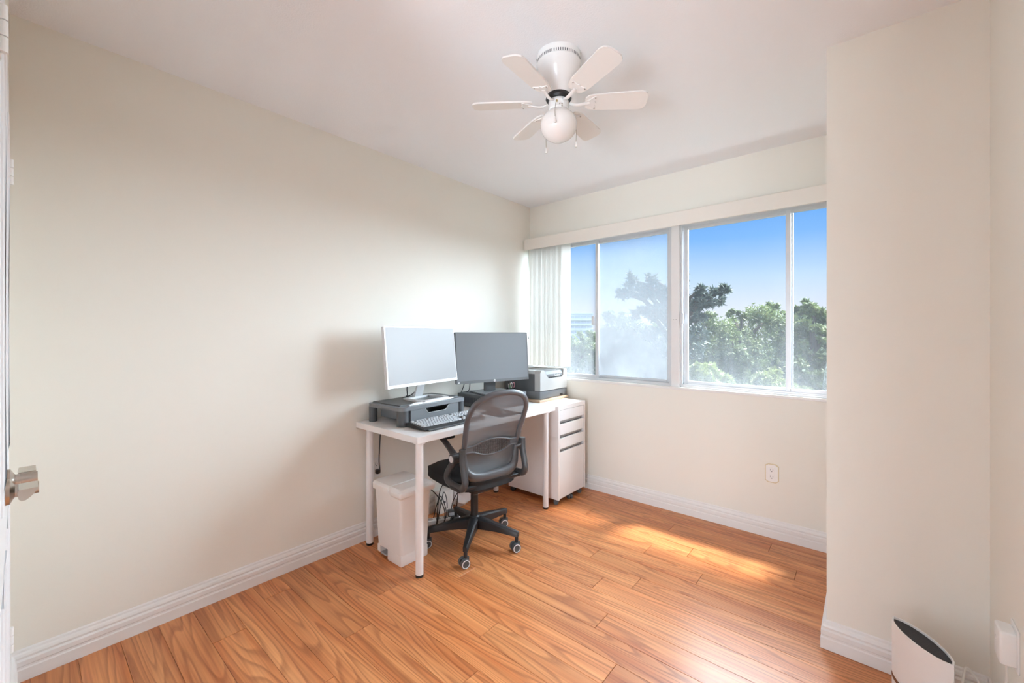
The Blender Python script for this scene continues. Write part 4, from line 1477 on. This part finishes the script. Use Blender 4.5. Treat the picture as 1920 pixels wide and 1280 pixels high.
# ================================================================== VERTICAL BLIND
vb = thing('vertical_blind', 'white vertical blind drawn to the left, under a cream valance', 'blind', (0, W, 0))
va = MB()
va.rbox(0.012, 2.206, -0.100, -0.090, 1.990, 2.085, 0.002, 1)
va.rbox(0.012, 0.022, -0.090, -0.002, 1.990, 2.085, 0.002, 1)
va.rbox(0.022, 2.206, -0.090, -0.002, 2.078, 2.085, 0.002, 1)
va.build('valance', M['valance'], vb)
MB().box(0.03, 2.20, -0.070, -0.035, 2.035, 2.075).build('head_rail', M['alu'], vb)
vane_me = None
NV = 19
for i in range(NV):
    x = 0.084 + i * 0.0188
    a = R(76 + 8 * math.sin(i * 2.3))
    if vane_me is None:
        n_ = 6
        prof = []
        for q in range(n_ + 1):
            u = -1 + 2 * q / n_
            prof.append((0.0445 * u, 0.005 * (1 - u * u)))
        vs = [(u, v, 0.978) for u, v in prof] + [(u, v, 2.032) for u, v in prof]
        vs += [(u, v + 0.0009, 0.978) for u, v in prof] + [(u, v + 0.0009, 2.032) for u, v in prof]
        m_ = n_ + 1
        fs = []
        for q in range(n_):
            fs.append((q, q + 1, m_ + q + 1, m_ + q))
            fs.append((2 * m_ + q, 3 * m_ + q, 3 * m_ + q + 1, 2 * m_ + q + 1))
            fs.append((q, 2 * m_ + q, 2 * m_ + q + 1, q + 1))
            fs.append((m_ + q, m_ + q + 1, 3 * m_ + q + 1, 3 * m_ + q))
        fs += [(0, m_, 3 * m_, 2 * m_), (n_, 2 * m_ + n_, 3 * m_ + n_, m_ + n_)]
        so = MB().add(vs, fs).build('slat', M['vane'], vb, True, auto=30)
        vane_me = so.data
    else:
        so = bpy.data.objects.new('slat', vane_me)
        C.objects.link(so)
        so.parent = vb
    so.location = (x, -0.050, 0)
    so.rotation_euler.z = a
cd = MB().tube([(0.040, -0.075, 2.0), (0.040, -0.075, 1.235)], 0.0012, 6).build('pull_cord', M['drawer_gap'], vb)
MB().lathe([(0.0, 0.03), (0.003, 0.028), (0.006, 0.0), (0.0, 0.0)], 10, (0.040, -0.075, 1.205)).build('tassel', M['drawer_gap'], cd)

# ================================================================== AIR PURIFIER, ADAPTER, CABLES AT THE RIGHT
pu = thing('air_purifier', 'slim white air purifier with a dark leaf-shaped top grille', 'air purifier', (2.464, 1.853, 0), math.atan2(1.765 - 1.94, 2.525 - 2.403))


def lens(L_, t, n=14, e=0.006):
    pts = []
    for q in range(n + 1):
        u = -1 + 2 * q / n
        pts.append((u * L_, -t * (1 - u * u) ** 0.8 - e * (1 - abs(u) ** 8)))
    for q in range(n + 1):
        u = 1 - 2 * q / n
        pts.append((u * L_, t * (1 - u * u) ** 0.8 + e * (1 - abs(u) ** 8)))
    o_ = []
    for p_ in pts:
        if not o_ or (abs(p_[0] - o_[-1][0]) + abs(p_[1] - o_[-1][1])) > 1e-5:
            o_.append(p_)
    if abs(o_[0][0] - o_[-1][0]) + abs(o_[0][1] - o_[-1][1]) < 1e-5:
        o_.pop()
    return o_


ob, ib = lens(0.110, 0.032), lens(0.104, 0.028)
n_ = len(ob)
wallm = MB()
vs = [(x, y, 0.012) for x, y in ob] + [(x, y, 0.283) for x, y in ob] + [(x, y, 0.283) for x, y in ib] + [(x, y, 0.262) for x, y in ib]
fs = []
for i in range(n_):
    j = (i + 1) % n_
    fs += [(i, j, n_ + j, n_ + i), (n_ + i, n_ + j, 2 * n_ + j, 2 * n_ + i), (2 * n_ + i, 2 * n_ + j, 3 * n_ + j, 3 * n_ + i)]
fs.append(tuple(range(n_)))
wallm.add(vs, fs).build('shell', M['plug_white'], pu, True, auto=35)
MB().prism(ib, 0.262, 0.276, 'z').build('top_grille', M['mesh_black'], pu)
MB().prism(lens(0.1, 0.026), 0.0, 0.012, 'z').build('base', M['dark_grey'], pu)
ss = MB()
cut = [(x, y) for x, y in ob if y < 0]
vs, fs = [], []
for i, (x, y) in enumerate(cut):
    vs += [(x, y - 0.0012, 0.096), (x, y - 0.0012, 0.108), (x, y + 0.002, 0.108), (x, y + 0.002, 0.096)]
for i in range(len(cut) - 1):
    for q in range(4):
        l = (q + 1) % 4
        fs.append((i * 4 + q, i * 4 + l, i * 4 + 4 + l, i * 4 + 4 + q))
fs += [(0, 1, 2, 3), tuple(len(cut) * 4 - 4 + q for q in range(4))]
ss.add(vs, fs).build('front_slot', M['seam'], pu)
ap = thing('power_adapter', 'white power adapter plugged in at the right edge', 'adapter', (XR, 1.765, 0.395))
MB().rbox(-0.036, -0.002, -0.034, 0.034, -0.045, 0.045, 0.006, 3).build('body', M['plug_white'], ap, True)
MB().rbox(-0.004, 0.0, -0.038, 0.038, -0.058, 0.058, 0.0015, 1).build('wall_plate', M['plug_white'], ap)
MB().cyl((-0.037, 0.012, 0.006), (-0.0355, 0.012, 0.006), 0.006, n=16).build('button', M['white'], ap)
cable('adapter_cable', [(XR - 0.018, 1.765, 0.352), (XR - 0.018, 1.765, 0.30), (XR - 0.02, 1.79, 0.20), (XR - 0.03, 1.84, 0.10), (XR - 0.045, 1.90, 0.02), (XR - 0.06, 1.96, 0.006)], 0.0028, M['cable_white'], 'white cable hanging from the adapter at the right edge')
cable('purifier_cable', [(2.515, 1.805, 0.015), (2.545, 1.84, 0.08), (2.56, 1.90, 0.16), (2.575, 1.95, 0.19), (2.60, 1.93, 0.16), (2.61, 1.88, 0.09), (2.60, 1.83, 0.006)], 0.003, M['cable_white'], 'white cable looping behind the air purifier')
cable('purifier_cable', [(2.53, 1.80, 0.006), (2.555, 1.86, 0.10), (2.585, 1.92, 0.15), (2.615, 1.90, 0.12), (2.62, 1.84, 0.05), (2.59, 1.78, 0.006)], 0.003, M['cable_white'], 'thin white cable coiled right of the air purifier')

# ================================================================== OUTSIDE
gz = -9.0
struct(MB().box(-260, 260, W + 3, 420, gz - 0.5, gz).build('ground', M['grass']), 'ground far below the window', 'ground')
FWD = Vector((-math.sin(CAM_YAW), math.cos(CAM_YAW), 0))
RGT = Vector((math.cos(CAM_YAW), math.sin(CAM_YAW), 0))


def at(px, py, d):
    return CAM + d * (FWD + (px - 960) / 784.6 * RGT + Vector((0, 0, (626 - py) / 784.6)))


def leaf_mesh(centers, sizes, per, lsize, seed, elong=1.0):
    g = np.random.default_rng(seed)
    c = np.repeat(np.array(centers), per, 0)
    s = np.repeat(np.array(sizes), per)
    n = len(c)
    off = g.normal(size=(n, 3))
    off /= np.linalg.norm(off, axis=1)[:, None]
    off *= (g.random(n) ** 0.5)[:, None] * s[:, None]
    p = c + off
    u = g.normal(size=(n, 3)) + off / s[:, None] * (1.5 if elong > 1.5 else 0.0)
    u /= np.linalg.norm(u, axis=1)[:, None]
    w = np.cross(u, g.normal(size=(n, 3)))
    w /= np.linalg.norm(w, axis=1)[:, None]
    l = lsize * (0.6 + 0.8 * g.random(n))[:, None]
    a = u * l * elong
    b = w * l * 0.5
    v = np.stack([p - a * 0.5, p + b * 0.5, p + a * 0.5, p - b * 0.5], 1).reshape(-1, 3)
    return v, n


def tree(name, label, base, top_z, spread, blobs, m, per, lsize, seed, group, elong=1.0):
    """blobs: list of (offset from trunk top, radii, clump count)"""
    root = thing(name, label, 'tree', base, 0, group)
    g = np.random.default_rng(seed)
    cs, ss_ = [], []
    for (o_, r_, cnt) in blobs:
        for q in range(cnt):
            d = g.normal(size=3)
            d /= np.linalg.norm(d)
            rad = 0.55 + 0.45 * g.random() ** 0.5
            cs.append([o_[0] + d[0] * r_[0] * rad, o_[1] + d[1] * r_[1] * rad, o_[2] + d[2] * r_[2] * rad])
            ss_.append(min(r_) * (0.16 + 0.16 * g.random()))
    v, n = leaf_mesh(cs, ss_, per, lsize, seed, elong)
    me = bpy.data.meshes.new('foliage')
    me.vertices.add(len(v))
    me.vertices.foreach_set('co', v.astype(np.float32).ravel())
    me.loops.add(4 * n)
    me.loops.foreach_set('vertex_index', np.arange(4 * n, dtype=np.int32))
    me.polygons.add(n)
    me.polygons.foreach_set('loop_start', np.arange(0, 4 * n, 4, dtype=np.int32))
    me.update(calc_edges=True)
    me.materials.append(m)
    fo_ = bpy.data.objects.new('foliage', me)
    C.objects.link(fo_)
    fo_.parent = root
    fo_['kind'] = 'stuff'
    zt = max(b[0][2] for b in blobs)
    MB().tube([(0, 0, 0), (0.05, 0.02, zt * 0.5), (0, 0, zt)], [0.2, 0.15, 0.04], 10).build('trunk', M['bark'], root, True)
    br = MB()
    for (o_, r_, cnt) in blobs:
        br.tube([(0, 0, max(0.5, o_[2] - 0.6 - abs(o_[0]) * 0.3)), (o_[0] * 0.6, o_[1] * 0.6, o_[2] - 0.15), (o_[0], o_[1], o_[2])], [0.07, 0.045, 0.015], 7)
    br.build('branches', M['bark'], root, True)
    return root


def tree_px(label, px, d, blobs_px, m, per, lsize, seed, group, elong=1.0, name='leafy_tree'):
    b = at(px, 626, d)
    base = Vector((b.x, b.y, gz))
    bl = []
    for (bx, by, dd, rpx, rpy, cnt) in blobs_px:
        c_ = at(bx, by, d + dd) - base
        k_ = (d + dd) / 784.6
        bl.append(((c_.x, c_.y, c_.z), (rpx * k_, rpx * k_, rpy * k_), cnt))
    return tree(name, label, base, 0, 0, bl, m, per, lsize, seed, group, elong)


GT = 'trees outside the window'
# tall pine behind the post: a narrow top and tiers of branches
tree_px('tall dark pine rising above the other trees behind the window post', 1268, 9.0,
        [(1272, 522, 0, 16, 22, 26), (1262, 555, 0, 26, 18, 30), (1188, 543, 0.2, 30, 11, 26), (1168, 550, 0.2, 14, 7, 10), (1184, 524, 0.2, 8, 12, 9), (1225, 548, 0.1, 30, 13, 28), (1222, 522, 0.1, 10, 12, 10),
         (1330, 562, -0.2, 30, 12, 26), (1350, 545, -0.2, 16, 10, 16), (1310, 545, -0.1, 9, 14, 10), (1300, 572, 0, 26, 12, 22), (1240, 582, 0, 40, 12, 34), (1285, 592, 0, 40, 14, 34), (1210, 590, 0, 26, 12, 18),
         (1262, 640, 0.2, 60, 40, 60)], M['pine'], 26, 0.085, 11, GT, 2.2, 'pine_tree')
tree_px('broad green tree filling the middle of the right window unit', 1390, 13.0,
        [(1350, 660, 0, 62, 58, 110), (1425, 640, 0.5, 60, 62, 110), (1390, 700, -0.4, 70, 50, 90), (1450, 600, 0.6, 24, 32, 30), (1376, 600, 0.5, 18, 22, 18), (1320, 610, 0.3, 26, 24, 24)], M['leaf'], 85, 0.085, 12, GT, 1.5)
tree_px('green tree beside the boxed-out wall, in the narrow right pane', 1525, 9.5,
        [(1520, 650, 0, 52, 62, 100), (1518, 592, 0.2, 26, 30, 34), (1555, 610, 0.1, 30, 30, 34), (1500, 710, -0.3, 60, 46, 80)], M['leaf'], 85, 0.085, 13, GT, 1.5)
tree_px('hazy tree seen through the fogged pane', 1190, 14.5,
        [(1165, 640, 0, 48, 44, 70), (1215, 660, 0.4, 56, 50, 80), (1150, 690, -0.2, 60, 44, 70), (1150, 602, 0.2, 22, 22, 20), (1225, 700, -0.4, 60, 40, 60)], M['leaf'], 80, 0.09, 14, GT, 1.5)
tree_px('small tree in front of the far white building', 1085, 17.0,
        [(1100, 655, 0, 26, 34, 40), (1080, 680, 0.2, 34, 34, 44), (1060, 700, 0.3, 40, 30, 40)], M['leaf'], 70, 0.09, 15, GT, 1.5)
tree_px('light green low tree at the foot of the right window unit', 1325, 7.4,
        [(1325, 715, 0, 44, 32, 60), (1355, 735, 0.2, 44, 28, 40)], M['leaf_light'], 80, 0.07, 16, GT, 1.5)
tree_px('low yellowish green tree at the right foot of the window', 1450, 8.0,
        [(1448, 728, 0, 36, 32, 50), (1480, 745, 0.2, 40, 28, 40), (1405, 742, 0.1, 30, 20, 26)], M['leaf_light'], 80, 0.07, 17, GT, 1.5)

# woodland beyond, one low mass of foliage to either side
g_ = np.random.default_rng(31)
cs_, sz_ = [], []
for q in range(900):
    wx = g_.uniform(-75, 75)
    wy = 42 + g_.uniform(-6, 6)
    hz_ = 9.0 - 1.2 * g_.random() + 0.6 * math.sin(wx * 0.5)
    cs_.append([wx, wy, gz + hz_ * g_.random() ** 0.35])
    sz_.append(g_.uniform(0.8, 1.6))
v_, n_l = leaf_mesh(cs_, sz_, 34, 0.75, 32, 1.4)
me = bpy.data.meshes.new('woodland')
me.from_pydata([tuple(q) for q in v_], [], [(4 * q, 4 * q + 1, 4 * q + 2, 4 * q + 3) for q in range(n_l)])
me.materials.append(M['leaf'])
wo = bpy.data.objects.new('woodland', me)
C.objects.link(wo)
tag(wo, 'low green woodland far beyond the nearer trees', 'woodland', None, 'stuff')

# far white apartment block with banded floors
bo = at(1060, 626, 250)
bld = thing('apartment_building', 'far white apartment block with rows of windows behind the trees', 'building', (bo.x, bo.y, gz), CAM_YAW + R(6))
BW, BH, BD = 17.0, 22.2, 14.0
MB().box(-BW, BW, 0, BD, 0, BH).build('wall', M['concrete'], bld)
MB().box(-BW - 0.4, BW + 0.4, -0.4, BD + 0.4, BH, BH + 0.5).build('roof', M['concrete'], bld)
wm = MB().box(-1.7, 1.7, -0.12, 0.02, -0.65, 0.75)
w0 = None
for fl_i in range(7):
    zc = BH - 1.9 - fl_i * 3.0
    MB().box(-BW, BW, -0.9, 0.0, zc - 1.75, zc - 1.0).build('balcony_band', M['concrete'], bld)
    for k_ in range(9):
        if w0 is None:
            w0 = wm.build('window', M['far_glass'], bld)
            o_ = w0
        else:
            o_ = link_copy(w0, bld)
        o_.location = (-BW + 2.0 + k_ * 3.75, 0, zc)
